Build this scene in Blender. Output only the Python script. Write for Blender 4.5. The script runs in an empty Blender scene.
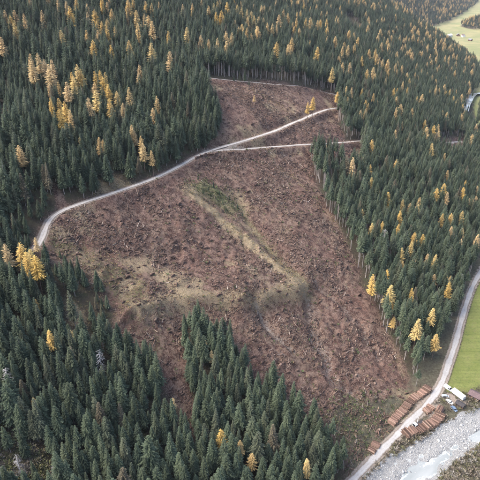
import bpy, bmesh, math, random
import numpy as np
from mathutils import Vector, Matrix
random.seed(7); rng = np.random.default_rng(7)
S = bpy.context.scene
C = S.collection
R = math.radians
# ---------------------------------------------------------------- camera: a drone over the valley, looking down and along the flank
CAM_H, CAM_PITCH = 233.0, 28.0
cd = bpy.data.cameras.new('camera'); cam = bpy.data.objects.new('camera', cd); C.objects.link(cam)
cam.location = (0, 0, CAM_H); cam.rotation_euler = (R(90 - CAM_PITCH), 0, 0)
cd.sensor_width = 36; cd.sensor_fit = 'HORIZONTAL'; cd.lens = 36 * 515 / 480; cd.clip_start = 1; cd.clip_end = 12000
S.camera = cam
# ---------------------------------------------------------------- daylight under cloud
SUN_EL, SUN_AZ = 52, 262       # azimuth clockwise from +Y
w = bpy.data.worlds.new('World'); S.world = w; w.use_nodes = True
nt = w.node_tree; bg = nt.nodes['Background']
sky = nt.nodes.new('ShaderNodeTexSky'); sky.sky_type = 'NISHITA'; sky.sun_disc = False
sky.sun_elevation = R(SUN_EL); sky.sun_rotation = R(SUN_AZ); sky.air_density = 1.0; sky.dust_density = 10.0; sky.ozone_density = 1.0; sky.altitude = 1200
nt.links.new(sky.outputs[0], bg.inputs[0]); bg.inputs[1].default_value = 0.15
sd = bpy.data.lights.new('sun', 'SUN'); sd.energy = 1.15; sd.angle = R(45); sd.color = (1, .94, .86)
so = bpy.data.objects.new('sun', sd); C.objects.link(so)
_d = Vector((math.sin(R(SUN_AZ)) * math.cos(R(SUN_EL)), math.cos(R(SUN_AZ)) * math.cos(R(SUN_EL)), math.sin(R(SUN_EL))))
so.rotation_euler = _d.to_track_quat('Z', 'Y').to_euler(); so.location = (0, 0, 600)
S.view_settings.view_transform = 'Standard'; S.view_settings.look = 'None'; S.view_settings.gamma = 1; S.view_settings.use_curve_mapping = False
S.view_settings.exposure = 1.8
S.cycles.use_denoising = True
S.cycles.max_bounces = 5; S.cycles.diffuse_bounces = 3; S.cycles.volume_bounces = 0
HAZE = 0.000035
# ---------------------------------------------------------------- terrain height as a function of plan position
def _hash(ix, iy, seed):
    n = (ix.astype(np.int64) * 374761393 + iy.astype(np.int64) * 668265263 + seed * 1274126177) & 0x7FFFFFFF
    n = ((n ^ (n >> 13)) * 1274126177) & 0x7FFFFFFF
    return ((n ^ (n >> 16)) & 0xFFFF) / 65535.0
def vnoise(x, y, scale, seed=0):
    """smooth value noise, -1..1"""
    x = np.asarray(x, float) / scale; y = np.asarray(y, float) / scale
    ix = np.floor(x); iy = np.floor(y); fx = x - ix; fy = y - iy
    fx = fx * fx * (3 - 2 * fx); fy = fy * fy * (3 - 2 * fy)
    a = _hash(ix, iy, seed); b = _hash(ix + 1, iy, seed); c = _hash(ix, iy + 1, seed); d = _hash(ix + 1, iy + 1, seed)
    return ((a + (b - a) * fx) * (1 - fy) + (c + (d - c) * fx) * fy) * 2 - 1
def smooth(a, b, t):
    t = np.clip((t - a) / (b - a), 0, 1); return t * t * (3 - 2 * t)
def catmull(P, n=8):
    P = np.array(P, float); Q = np.vstack([2 * P[0] - P[1], P, 2 * P[-1] - P[-2]]); out = []
    for i in range(1, len(Q) - 2):
        p0, p1, p2, p3 = Q[i - 1], Q[i], Q[i + 1], Q[i + 2]
        for k in range(n):
            t = k / n
            out.append(.5 * ((2 * p1) + (-p0 + p2) * t + (2 * p0 - 5 * p1 + 4 * p2 - p3) * t * t + (-p0 + 3 * p1 - 3 * p2 + p3) * t ** 3))
    out.append(Q[-2]); return np.array(out)
def line_dist(x, y, L):
    """distance to polyline L, signed (+ left of its direction), and the arc position"""
    x = np.asarray(x, float); y = np.asarray(y, float); sh = x.shape; x = x.ravel(); y = y.ravel()
    best = np.full(x.shape, 1e18); side = np.ones(x.shape); arc = np.zeros(x.shape); acc = 0.
    for i in range(len(L) - 1):
        ax, ay = L[i][:2]; bx, by = L[i + 1][:2]; dx, dy = bx - ax, by - ay; l = math.hypot(dx, dy)
        if l < 1e-6: continue
        t = np.clip(((x - ax) * dx + (y - ay) * dy) / (l * l), 0, 1)
        d = (x - ax - t * dx) ** 2 + (y - ay - t * dy) ** 2
        cr = dx * (y - ay) - dy * (x - ax)
        m = d < best
        best = np.where(m, d, best); side = np.where(m, np.where(cr >= 0, 1., -1.), side); arc = np.where(m, acc + t * l, arc); acc += l
    return (np.sqrt(best) * side).reshape(sh), arc.reshape(sh)
VALLEY = catmull([(-420, -520), (-130, -105), (65, 177), (210, 387), (345, 690), (470, 1028), (600, 1330), (660, 1600), (640, 1900), (760, 2260), (1060, 2760), (1750, 4150), (2300, 5600)], 6)
def side_profile(s):
    # rise on the forested flank: steep foot, easing with height
    return .56 * s - .23 * (np.maximum(s - 190, 0) - 40 * (1 - np.exp(-np.maximum(s - 190, 0) / 40)))
def floor_width(a):
    return 75 + 230 * smooth(1750, 2500, a) - 245 * np.exp(-((a - 3400) / 250) ** 2)
def base_height(x, y):
    s, a = line_dist(x, y, VALLEY)
    sl = np.maximum(s - 3, 0); sl = sl - 4 * (1 - np.exp(-sl / 4))
    h = side_profile(sl)
    w = floor_width(a)
    r = np.maximum(-s - w, 0)
    h = h + .45 * r * r / (r + 40)
    up = smooth(0, 60, np.maximum(sl, r))
    h = h + up * (7 * vnoise(x, y, 120, 1) + 3.0 * vnoise(x, y, 47, 2)) + (.2 + .8 * smooth(0, 25, np.maximum(sl, r))) * (1.1 * vnoise(x, y, 17, 3) + .4 * vnoise(x, y, 7, 4))
    return h
# ---------------------------------------------------------------- plan of the place: outlines and lines in metres
CLEARING = [(-108.1, 255.8), (-109.0, 265.7), (-104.9, 275.9), (-87.3, 295.8), (-61.3, 328.5), (-32.4, 381.8), (-25.9, 390.6), (-21.7, 403.6), (-15.0, 422.1), (-20.8, 447.2), (-30.9, 477.5), (-36.6, 511.5), (-14.9, 528.6), (21.0, 556.7), (67.5, 594.0), (107.9, 629.5), (111.7, 597.3), (104.7, 545.1), (108.3, 512.4), (125.2, 521.5), (116.9, 469.6), (97.9, 445.2), (90.7, 455.7), (71.8, 457.6), (64.4, 440.3), (65.5, 402.4), (70.1, 383.5), (77.8, 366.6), (84.2, 344.3), (89.3, 319.2), (92.9, 298.5), (97.5, 284.7), (101.4, 270.5), (105.3, 257.5), (108.3, 243.5), (118.9, 241.1), (122.1, 237.6), (65.5, 181.6), (56.8, 172.2), (48.3, 170.6), (56.0, 173.1), (56.0, 182.4), (51.9, 191.5), (43.1, 197.0), (32.6, 203.0), (24.8, 209.9), (14.2, 209.4), (6.6, 211.0), (3.9, 221.7), (-2.3, 228.4), (-14.3, 235.4), (-21.7, 236.7), (-28.8, 233.3), (-29.6, 222.4), (-24.2, 190.1), (-23.5, 174.3), (-26.8, 174.1), (-32.6, 185.7), (-38.2, 197.5), (-46.1, 206.5), (-55.5, 206.8), (-64.8, 204.9), (-66.9, 219.6), (-73.7, 232.8), (-84.2, 237.5), (-96.2, 239.6), (-106.3, 243.0)]
ROADSIDE_GRASS = [(-91.7, 294.6), (-92.3, 309.5), (-85.3, 324.2), (-76.5, 321.7), (-61.9, 333.3), (-61.3, 328.5), (-77.8, 310.2)]
RED_BANK = [(-115.6, 293.1), (-112.4, 294.0), (-104.5, 284.3), (-104.3, 278.4), (-107.3, 277.0)]
LEFT_GLADE = [(-92.0, 217.0), (-88.0, 224.4), (-78.6, 219.1), (-75.5, 206.6), (-85.0, 199.7)]
CORNER_GLADE = [(-101.8, 149.7), (-95.9, 152.1), (-89.8, 148.6), (-82.2, 146.0), (-73.4, 141.5), (-71.6, 134.3), (-94.8, 127.9)]
RIGHT_GAP = [(250.2, 648.7), (322.9, 731.6), (306.7, 674.4), (257.5, 603.5), (248.0, 616.2)]
HIGH_GAP = [(204.7, 1109.2), (229.5, 1168.1), (247.6, 1104.9), (222.6, 1021.3), (201.7, 1011.9)]
YOUNG_STAND = [(-208.7, 432.9), (-193.4, 455.1), (-153.9, 432.3), (-138.6, 399.3), (-143.0, 368.6), (-157.7, 353.0), (-177.8, 352.7)]
GULLY = [(-38.7, 346.0), (-26.1, 361.0), (-5.3, 357.8), (7.3, 343.3), (19.9, 323.6), (34.5, 304.5), (45.1, 296.2), (40.3, 288.6), (26.8, 292.1), (10.2, 303.8), (-6.9, 318.5), (-24.5, 328.2), (-35.0, 333.6)]
GULLY_GREEN = [(-38.6, 344.7), (-26.1, 361.0), (-5.2, 356.7), (4.4, 344.8), (0.0, 337.1), (-17.8, 335.8), (-33.7, 334.5)]
BRUSH_FOOT = [(43.7, 202.1), (61.3, 223.0), (80.6, 227.3), (95.5, 228.8), (73.3, 200.4), (58.4, 180.9), (53.3, 189.9)]
UPPER_ROAD = [(-110.8, 244.5), (-109.8, 251.8), (-110.3, 260.2), (-109.9, 269.2), (-106.5, 275.9), (-99.1, 283.1), (-87.4, 296.5), (-77.7, 309.4), (-61.4, 329.5), (-53.0, 343.5), (-44.3, 361.6), (-34.6, 379.7), (-25.1, 390.1), (-14.5, 400.5), (4.2, 419.0), (26.7, 449.0), (58.7, 500.3), (85.1, 547.8), (108.4, 583.4), (131.1, 605.7), (164.5, 644.6)]
BRANCH_ROAD = [(-25.1, 390.1), (-15.9, 395.0), (0.0, 405.8), (25.7, 427.9), (54.7, 455.3), (86.0, 477.9), (121.2, 523.7), (162.3, 560.9), (210.5, 602.9), (258.2, 646.7), (312.5, 704.9)]
TOP_ROAD = [(-48.0, 511.2), (-35.7, 512.7), (-19.7, 521.6), (10.2, 542.0), (42.6, 561.6), (86.8, 608.0), (119.3, 623.0)]
VALLEY_ROAD = [(47.5, 165.3), (57.3, 174.9), (65.7, 182.9), (76.1, 193.0), (86.9, 203.0), (98.5, 214.3), (110.7, 225.3), (121.2, 236.8), (129.5, 248.1), (137.7, 262.1), (149.8, 282.6), (163.8, 308.6), (176.0, 330.4), (190.3, 354.5), (208.8, 381.3), (230.2, 409.0)]
TRACK_GULLY = [(-35.1, 335.5), (-17.6, 327.8), (3.5, 316.3), (23.6, 297.5), (40.5, 290.8)]
TRACK_MID = [(-54.4, 228.1), (-42.8, 242.2), (-26.5, 250.5), (-9.1, 256.3), (4.9, 261.3), (22.6, 276.0), (44.1, 292.9)]
TRACK_RUST = [(-3.0, 355.0), (10.8, 333.4), (31.2, 307.9), (47.7, 293.3)]
TAN_LEFT = [(-46.0, 261.5), (-40.0, 253.7), (-31.7, 250.2)]
TRACK_TOP = [(14.8, 518.9), (44.6, 512.5), (62.5, 507.8)]
TRACK_EDGE = [(29.2, 408.9), (45.7, 402.4), (56.9, 386.6), (75.6, 368.4)]
BARE_A = [(8.7, 265.7), (11.8, 261.7), (16.6, 255.7), (22.5, 250.1), (31.3, 243.1)]
BARE_B = [(45.7, 286.9), (46.6, 275.0), (47.1, 262.2), (50.4, 246.2), (55.9, 232.1), (66.3, 226.8)]
BARE_C = [(54.2, 301.4), (63.5, 295.7), (73.4, 285.9), (81.6, 276.5), (90.0, 256.2)]
BARE_D = [(-101.2, 269.3), (-92.9, 260.6), (-81.8, 250.6), (-68.4, 243.8), (-60.8, 235.8)]
RIVER_LEFT = [(55.7, 166.1), (69.9, 178.0), (83.5, 190.3), (97.3, 200.3), (111.9, 210.8), (127.0, 220.6), (144.9, 226.9)]
RIVER_RIGHT = [(84.5, 166.1), (97.4, 175.1), (114.2, 185.9), (132.5, 196.9)]
RIVER_BEND = [(362.8, 842.1), (415.7, 964.1), (467.3, 1064.1), (524.3, 1129.4), (374.7, 771.8), (349.3, 758.2)]
BEND_WATER = [(378.7, 868.8), (404.4, 925.3), (444.1, 1004.9), (473.4, 1056.7), (499.7, 1080.4)]
MEADOW = [(202.6, 366.6), (190.7, 351.4), (176.8, 326.4), (164.7, 305.1), (151.1, 280.3), (138.9, 260.1), (130.1, 244.5), (132.3, 240.1), (138.1, 232.5), (147.3, 232.5)]
PILE_UPSLOPE = [(86.8, 211.6), (91.1, 216.8), (96.7, 222.1), (101.9, 227.7), (106.9, 232.5), (112.3, 235.9), (118.0, 240.1)]
PILE_SMALL = [(70.5, 192.3), (73.4, 195.6), (76.0, 199.6)]
PILE_RIVER = [(92.1, 203.7), (96.7, 205.8), (101.1, 207.2), (105.7, 209.4), (110.7, 212.3), (115.4, 216.0), (118.7, 220.6), (116.5, 222.9)]
PILE_ROAD = [(108.7, 220.6), (111.5, 222.1), (114.9, 225.3)]
TRAILER = [(131.4, 237.6), (135.9, 230.1)]
VAN = [(130.1, 239.3)]
CAR_A = [(125.6, 233.4)]
CAR_B = [(126.6, 227.7)]
CAR_C = [(125.8, 222.1)]
SHED = [(131.1, 225.3)]
HUT = [(143.3, 233.4)]
TRUCK = [(99.4, 209.4), (105.1, 213.0)]
VILLAGE = [(746.0, 2019.6), (778.8, 2049.5), (823.3, 2078.9), (831.1, 2049.8), (811.5, 1934.0)]
DEAD = [(112.4, 355.4), (-85.8, 135.1), (-72.0, 135.7), (-88.8, 129.7), (-96.8, 162.6), (-65.9, 187.9), (174.4, 345.7)]
LARCH_STANDS = [
    ('in the cluster at the far upper left', [(-186.7, 429.0, 23.8, 0.8), (-203.2, 485.8, 25.1, 0.8), (-198.1, 481.8, 23.8, 0.2), (-188.9, 465.4, 27.8, 0.2), (-195.8, 489.0, 25.1, 0.8), (-186.9, 484.5, 26.4, 0.75), (-176.1, 488.5, 14.4, 0.5), (-176.9, 499.9, 25.1, 0.8)]),
    ('in the pale group at upper left', [(-154.7, 396.4, 26.4, 0.7), (-150.9, 388.1, 25.1, 0.6), (-150.0, 402.1, 25.1, 0.7), (-146.2, 402.2, 21.2, 0.9), (-138.2, 380.7, 16.3, 0.8), (-138.3, 388.4, 26.4, 0.7), (-139.3, 399.3, 23.8, 0.9), (-136.2, 388.1, 14.4, 0.9), (-132.6, 385.7, 16.3, 0.5)]),
    ('along the top edge, left part', [(-198.8, 536.3, 21.2, 0.9), (-188.7, 557.2, 21.2, 0.9), (-175.8, 549.2, 23.8, 0.8), (-149.8, 463.0, 25.1, 0.3), (-168.8, 547.1, 23.8, 0.8), (-157.6, 522.8, 29.1, 0.15), (-162.7, 561.1, 26.4, 0.4), (-152.3, 564.2, 22.5, 0.8), (-147.2, 541.3, 22.5, 0.9), (-138.0, 532.3, 29.1, 0.2), (-140.3, 575.5, 27.8, 0.15), (-137.0, 581.2, 21.2, 0.9), (-137.4, 599.1, 21.2, 0.9), (-127.7, 558.8, 25.1, 0.5)]),
    ('in the upper left thicket of larches', [(-136.3, 490.4, 22.5, 0.5), (-126.9, 455.2, 16.3, 1), (-123.2, 457.0, 25.1, 0.2), (-132.3, 512.7, 26.4, 0.2), (-128.7, 499.1, 22.5, 0.8), (-130.2, 523.2, 23.8, 0.3), (-127.0, 530.4, 23.8, 0.4), (-121.9, 506.0, 25.1, 0.2), (-110.1, 463.8, 22.5, 0.1), (-117.0, 516.9, 23.8, 0.4), (-97.3, 478.1, 25.1, 0.4), (-98.3, 495.0, 16.3, 0.9), (-78.6, 480.4, 27.8, 0.3)]),
    ('under the top edge left of centre', [(-114.0, 563.3, 22.5, 0.7), (-115.8, 583.9, 29.1, 0.4), (-113.9, 601.8, 26.4, 0.3), (-104.4, 566.9, 27.8, 0.4), (-94.6, 513.0, 30.4, 0.5), (-83.5, 446.0, 22.5, 0.8), (-97.9, 575.3, 23.8, 0.7), (-101.7, 610.5, 25.1, 0.3), (-80.4, 456.0, 14.4, 0.8), (-91.5, 559.9, 27.8, 0.6), (-96.9, 620.9, 23.8, 0.4), (-86.2, 543.1, 29.1, 0.7), (-94.0, 655.3, 21.2, 0.7), (-82.9, 617.1, 16.3, 0.5), (-68.5, 665.3, 23.8, 0.8)]),
    ('in the golden cluster at middle left', [(-122.3, 373.7, 23, 0.8), (-124.1, 394.2, 21.8, 0.1), (-122.7, 388.3, 21.8, 0.2), (-121.4, 399.9, 26.4, 0.3), (-119.7, 400.4, 23, 0.2), (-105.5, 362.1, 23, 0.75), (-110.0, 396.3, 18.4, 0.7), (-110.2, 406.2, 23, 0.1), (-102.6, 371.6, 25.3, 0.15), (-108.4, 411.2, 23, 0.1), (-104.0, 400.9, 23, 0.05), (-104.8, 411.8, 23, 0.1), (-99.0, 393.7, 21.8, 0.1), (-92.8, 369.7, 24.2, 0.25), (-92.6, 392.7, 19.6, 0.3), (-86.0, 376.3, 20.7, 0.7), (-84.6, 398.6, 23, 0.5), (-83.8, 436.2, 20.7, 0.7)]),
    ('in the group of golden crowns far left', [(-128.6, 289.7, 21.8, 0.7), (-125.5, 345.8, 20.7, 0.1), (-122.6, 350.9, 20.7, 0.15), (-116.2, 331.0, 24.2, 0.05), (-115.7, 342.8, 23, 0.15), (-111.8, 337.0, 21.8, 0.6)]),
    ('above the left half of the gravel road', [(-103.7, 326.4, 14.4, 0.4), (-92.5, 328.2, 18.4, 0.6), (-91.4, 333.3, 13.5, 0.6), (-74.7, 349.4, 21.8, 0.7), (-73.7, 350.0, 18.4, 0.8), (-68.2, 344.9, 19.6, 0.5), (-65.6, 336.5, 20.7, 0.6), (-60.0, 337.3, 18.9, 0.6), (-65.2, 385.1, 20.7, 0.75), (-64.2, 402.1, 20.7, 0.6)]),
    ('above the upper clearing, left part', [(-70.1, 543.0, 25.1, 0.2), (-60.7, 468.3, 29.1, 0.8), (-53.4, 555.8, 29.1, 0.25), (-39.7, 557.8, 25.1, 0.75), (-49.0, 730.3, 21.2, 0.9), (-43.1, 628.8, 16.3, 0.8), (-31.6, 556.3, 23.8, 0.6), (-29.3, 593.4, 16.3, 0.6), (-23.9, 567.6, 26.4, 0.6), (-13.7, 573.6, 26.4, 0.6), (-8.9, 609.0, 26.4, 0.6), (-6.1, 683.0, 21.2, 0.9)]),
    ('in the bright cluster at the top centre', [(-32.7, 708.9, 23.8, 0.15), (-28.8, 672.3, 26.4, 0.1), (-28.3, 726.0, 25.1, 0.1), (-23.0, 678.2, 27.8, 0.1), (-20.6, 676.0, 23.8, 0.2), (-17.0, 737.3, 26.4, 0.2), (-8.5, 804.1, 21.2, 0.1), (-4.1, 760.3, 23.8, 0.2), (2.6, 736.9, 26.4, 0.2), (7.6, 859.5, 16.3, 0.8), (8.9, 712.1, 26.4, 0.5), (14.4, 731.5, 26.4, 0.5), (20.6, 830.8, 19.8, 0.9), (18.8, 699.8, 27.8, 0.25)]),
    ('above the upper clearing, right part', [(2.4, 668.0, 25.1, 0.3), (8.2, 649.6, 26.4, 0.5), (21.8, 668.9, 23.8, 0.6), (31.7, 736.6, 23.8, 0.5), (33.7, 691.5, 27.8, 0.6), (40.2, 696.2, 27.8, 0.5), (40.4, 612.1, 29.1, 0.25), (47.9, 715.7, 23.8, 0.8), (53.0, 758.2, 30.4, 0.75), (61.9, 661.3, 21.2, 0.6), (63.6, 669.1, 27.8, 0.5), (93.2, 727.6, 19.8, 0.6), (96.7, 682.2, 27.8, 0.2)]),
    ('along the top edge, right of centre', [(47.6, 862.1, 16.3, 0.9), (54.5, 875.8, 16.3, 0.9), (57.6, 905.2, 22.5, 0.9), (65.8, 776.1, 16.3, 0.5), (77.3, 907.8, 23.8, 0.7), (70.3, 819.3, 23.8, 0.6), (89.1, 989.5, 21.2, 0.6), (75.0, 768.9, 21.2, 0.4), (80.6, 802.0, 25.1, 0.4), (100.8, 1001.2, 21.2, 0.8), (86.8, 852.8, 23.8, 0.5), (81.2, 760.0, 23.8, 0.6), (98.0, 901.1, 26.4, 0.3), (110.7, 976.0, 26.4, 0.2), (96.8, 817.1, 26.4, 0.3), (104.4, 819.2, 29.1, 0.5), (143.0, 1047.5, 22.5, 0.9), (118.0, 841.6, 25.1, 0.5)]),
    ('at the top beside the high gap', [(127.3, 874.9, 25.1, 0.3), (172.8, 1124.2, 21.2, 0.9), (156.8, 1011.0, 25.1, 0.5), (136.8, 875.3, 29.1, 0.3), (129.5, 822.7, 26.4, 0.3), (122.5, 772.7, 23.8, 0.8), (139.0, 803.0, 22.5, 0.5), (179.2, 1030.2, 14.4, 0.7), (167.4, 926.5, 14.4, 0.7), (268.2, 1265.8, 23.8, 0.9), (279.3, 1263.5, 23.8, 0.9), (236.1, 1022.4, 23.8, 0.9), (300.3, 1273.8, 23.8, 0.9), (260.7, 971.2, 29.1, 0.5), (403.9, 1459.2, 26.4, 0.9), (332.5, 1181.2, 23.8, 0.6)]),
    ('above the right end of the upper clearing', [(107.1, 620.7, 30.4, 0.1), (148.3, 778.2, 25.1, 0.5), (148.0, 752.2, 26.4, 0.5), (169.1, 855.6, 26.4, 0.4), (141.5, 689.5, 26.4, 0.9), (179.5, 867.0, 23.8, 0.4), (165.3, 783.4, 27.8, 0.4), (180.1, 836.7, 26.4, 0.4), (167.5, 740.2, 25.1, 0.3), (191.0, 803.2, 25.1, 0.6), (201.6, 804.3, 29.1, 0.4), (201.2, 793.3, 25.1, 0.5), (205.1, 776.7, 26.4, 0.6), (215.0, 780.7, 29.1, 0.6), (232.0, 797.0, 25.1, 0.8)]),
    ('beside the right end of the upper clearing', [(107.1, 575.9, 19.6, 0.2), (120.5, 596.6, 24.2, 0.4), (119.4, 575.0, 20.7, 0.5), (127.2, 600.7, 23, 0.7), (130.3, 557.8, 20.7, 0.6), (146.8, 631.2, 20.7, 0.2), (143.5, 590.7, 21.8, 0.3), (139.3, 568.5, 21.8, 0.6), (165.0, 691.8, 26.4, 0.4), (145.7, 588.6, 20.7, 0.4), (176.5, 708.2, 27.8, 0.5), (161.7, 634.0, 18.4, 0.4), (179.3, 705.7, 21.8, 0.5), (168.2, 637.4, 12.5, 0.4), (193.7, 706.4, 20.7, 0.4), (202.0, 733.5, 18.4, 0.6), (210.7, 758.9, 21.2, 0.5), (200.3, 681.7, 24.2, 0.25), (209.8, 701.2, 18.4, 0.4)]),
    ('standing alone inside the upper clearing', [(12.9, 481.5, 10.6, 0.3), (65.9, 500.5, 19.6, 0.2), (72.3, 513.8, 21.8, 0.1)]),
    ('in the mixed forest on the right spur', [(244.0, 805.9, 25.1, 0.7), (248.6, 791.7, 23, 0.6), (227.0, 709.0, 24.2, 0.2), (244.7, 765.8, 23, 0.4), (275.2, 836.2, 23, 0.6), (257.0, 773.9, 19.6, 0.5), (306.5, 928.8, 23.8, 0.7), (263.1, 782.1, 16.3, 0.7), (236.8, 696.2, 21.8, 0.3), (284.1, 847.3, 20.7, 0.7), (308.4, 909.2, 23.8, 0.7), (274.2, 785.6, 16.3, 0.3), (355.6, 1020.8, 22.5, 0.7), (321.5, 914.9, 21.8, 0.6), (284.7, 784.9, 23, 0.2), (330.5, 913.7, 23, 0.6), (335.3, 904.8, 23, 0.5), (302.2, 795.1, 18.4, 0.3), (323.0, 851.6, 20.7, 0.7)]),
    ('in the line down to the river bend', [(351.8, 903.6, 23, 0.5), (388.8, 1001.7, 20.7, 0.7), (335.0, 850.9, 23, 0.1), (355.3, 886.8, 23, 0.15), (434.6, 1096.8, 23.8, 0.9), (345.5, 845.0, 23, 0.2), (377.4, 915.8, 20.7, 0.3), (440.7, 1080.7, 20.7, 0.9), (350.9, 840.2, 23, 0.3), (367.3, 864.1, 23, 0.4), (357.0, 828.0, 23, 0.4), (475.9, 1133.6, 23.8, 0.8), (447.1, 1050.1, 20.7, 0.7), (350.8, 802.6, 23, 0.7), (463.7, 1069.9, 20.7, 0.6), (439.3, 1002.9, 23, 0.6)]),
    ('near the skyline of the far spur', [(299.0, 1005.7, 26.4, 0.8), (438.4, 1495.1, 26.4, 0.9), (314.7, 990.8, 26.4, 0.8), (404.4, 1256.1, 29.1, 0.8), (391.5, 1177.1, 23.8, 0.9), (410.1, 1222.6, 26.4, 0.9), (437.3, 1290.7, 26.4, 0.7), (396.3, 1154.6, 26.4, 0.9), (383.8, 1092.0, 26.4, 0.8), (439.3, 1224.4, 29.1, 0.8), (426.9, 1183.8, 23.8, 0.9), (463.5, 1244.1, 26.4, 0.8), (502.1, 1343.8, 26.4, 0.9), (437.8, 1153.5, 26.4, 0.9), (437.9, 1132.3, 23.8, 0.9), (455.7, 1177.7, 26.4, 0.8), (498.6, 1273.3, 26.4, 0.8), (498.7, 1242.5, 23.8, 0.9), (511.8, 1223.4, 23.8, 0.8), (556.2, 1311.9, 26.4, 0.8), (537.7, 1264.0, 23.8, 0.8), (601.1, 1400.8, 23.8, 0.9)]),
    ('around the grey road end at right', [(189.5, 595.2, 18.4, 0.4), (227.8, 627.4, 21.8, 0.4), (223.9, 588.7, 20.7, 0.4), (228.6, 599.5, 20.7, 0.3), (211.6, 548.7, 26.4, 0.2), (231.6, 607.7, 26.4, 0.2), (227.3, 550.2, 20.7, 0.5), (216.3, 507.5, 19.6, 0.6), (261.6, 576.2, 11.6, 0.3), (314.3, 681.0, 23, 0.6), (310.7, 670.0, 18.4, 0.6)]),
    ('in the upper half of the right-hand forest', [(77.8, 450.6, 12.5, 0.9), (98.2, 426.1, 27.6, 0.8), (118.7, 445.7, 18.4, 0.3), (114.7, 421.9, 19.6, 0), (128.1, 484.6, 24.2, 0.3), (122.0, 419.5, 15.3, 0.3), (125.5, 402.2, 24.2, 0.1), (169.1, 550.5, 21.8, 0.6), (150.9, 474.5, 19.6, 0.4)]),
    ('high in the right-hand forest by the frame', [(185.0, 450.0, 21.8, 0.15), (181.0, 416.7, 20.7, 0.3), (195.2, 458.0, 25.3, 0.1), (196.7, 451.4, 23, 0.8), (192.5, 424.3, 20.7, 0.3), (205.7, 431.8, 24.2, 0.1), (225.0, 481.5, 23, 0.1), (240.0, 513.0, 18.4, 0.2), (250.9, 527.0, 16.3, 0.6), (230.8, 476.3, 18.4, 0.8), (232.0, 472.1, 21.8, 0.8), (243.5, 488.6, 19.6, 0.8), (255.6, 515.7, 19.6, 0.7)]),
    ('in the middle of the right-hand forest', [(98.3, 376.5, 17.2, 0.2), (100.4, 376.5, 12.5, 0.2), (103.3, 360.2, 19.6, 0.2), (111.6, 362.2, 21.8, 0.15), (112.2, 353.6, 13.5, 0.4), (126.9, 369.5, 20.7, 0.15), (133.2, 388.1, 21.8, 0.15), (140.4, 408.7, 19.6, 0.2), (149.6, 413.9, 17.2, 0.6), (154.2, 408.9, 21.8, 0.3), (161.5, 426.5, 19.6, 0.5)]),
    ('in the lower right-hand forest', [(104.9, 314.8, 19.6, 0.05), (122.8, 339.6, 21.8, 0.1), (123.4, 335.4, 14.4, 0.5), (133.9, 351.5, 23, 0.1), (139.0, 364.0, 23, 0.2), (132.9, 339.5, 19.6, 0.8), (146.7, 366.6, 23, 0.1), (147.3, 351.5, 18.4, 0.8), (147.7, 332.7, 17.2, 0.8), (152.5, 348.3, 23, 0.1), (159.4, 337.7, 17.2, 0.5), (155.6, 321.8, 24.2, 0.1), (163.6, 339.5, 16.3, 0.5)]),
    ('just right of the big clearing edge', [(91.0, 297.6, 25.3, 0.15), (102.4, 293.9, 26.4, 0.05), (104.9, 292.4, 14.4, 0.2), (102.5, 279.3, 14.4, 0.3), (120.3, 301.7, 23, 0.1), (117.1, 272.5, 26.4, 0.2), (132.1, 289.0, 24.2, 0.1), (128.6, 267.5, 21.8, 0.3)]),
    ('near the road side of the right-hand forest', [(192.4, 422.7, 18.4, 0.3), (182.8, 397.2, 23, 0.8), (188.8, 386.8, 21.8, 0.85), (199.4, 411.7, 18.4, 0.4), (208.2, 426.5, 16.3, 0.6), (210.9, 405.0, 23, 0.8)]),
    ('below the bend of the gravel road at left', [(-115.1, 220.7, 23, 0.75), (-109.1, 224.9, 21.8, 0.15), (-105.4, 219.2, 23, 0.1), (-104.7, 223.8, 20.7, 0.05), (-106.8, 237.3, 14.4, 0.7), (-100.6, 218.7, 23, 0), (-98.6, 205.5, 10.6, 0.3)]),
    ('among the dark spruces at lower left', [(-86.8, 159.7, 10.6, 0.4), (-86.2, 184.5, 19.6, 0.15), (-80.1, 194.5, 12.5, 0.2)]),
    ('in the spruce stand at the bottom', [(-32.1, 181.5, 12.5, 0.6), (-18.9, 219.7, 10.6, 0.4), (-15.5, 213.8, 12.5, 0.6), (-8.4, 169.4, 18.4, 0.05), (0.0, 168.0, 17.2, 0.5), (5.6, 163.5, 16.3, 0.5), (32.5, 166.7, 18.4, 0.3)]),
]
# ---------------------------------------------------------------- the terrain with its road benches, river bed and clearing relief
def in_poly(x, y, P):
    x = np.asarray(x, float); y = np.asarray(y, float); c = np.zeros(x.shape, bool); j = len(P) - 1
    for i in range(len(P)):
        xi, yi = P[i]; xj, yj = P[j]
        if yi != yj: c ^= ((yi > y) != (yj > y)) & (x < (xj - xi) * (y - yi) / (yj - yi) + xi)
        j = i
    return c
def poly_mask(x, y, P, soft):
    """1 inside, fading to 0 over soft metres either side of the outline"""
    d, _ = line_dist(x, y, list(P) + [P[0]]); d = np.abs(d); d = np.where(in_poly(x, y, P), d, -d)
    return smooth(-soft, soft, d)
def resample(L, step):
    L = np.array(L, float); seg = np.hypot(*np.diff(L[:, :2], axis=0).T); a = np.concatenate([[0], np.cumsum(seg)])
    t = np.linspace(0, a[-1], max(2, int(a[-1] / step))); return np.stack([np.interp(t, a, L[:, k]) for k in range(L.shape[1])], 1)
def make_road_line(P, relax, flat=None):
    L = resample(catmull(P, 6), 3.0)
    for _ in range(3): L[1:-1] = (L[:-2] + 2 * L[1:-1] + L[2:]) / 4
    z = base_height(L[:, 0], L[:, 1]) if flat is None else np.full(len(L), flat)
    k = np.ones(relax) / relax; zp = np.pad(z, relax, mode='edge'); z = np.convolve(np.convolve(zp, k, 'same'), k, 'same')[relax:-relax]
    return np.column_stack([L, z])
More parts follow.
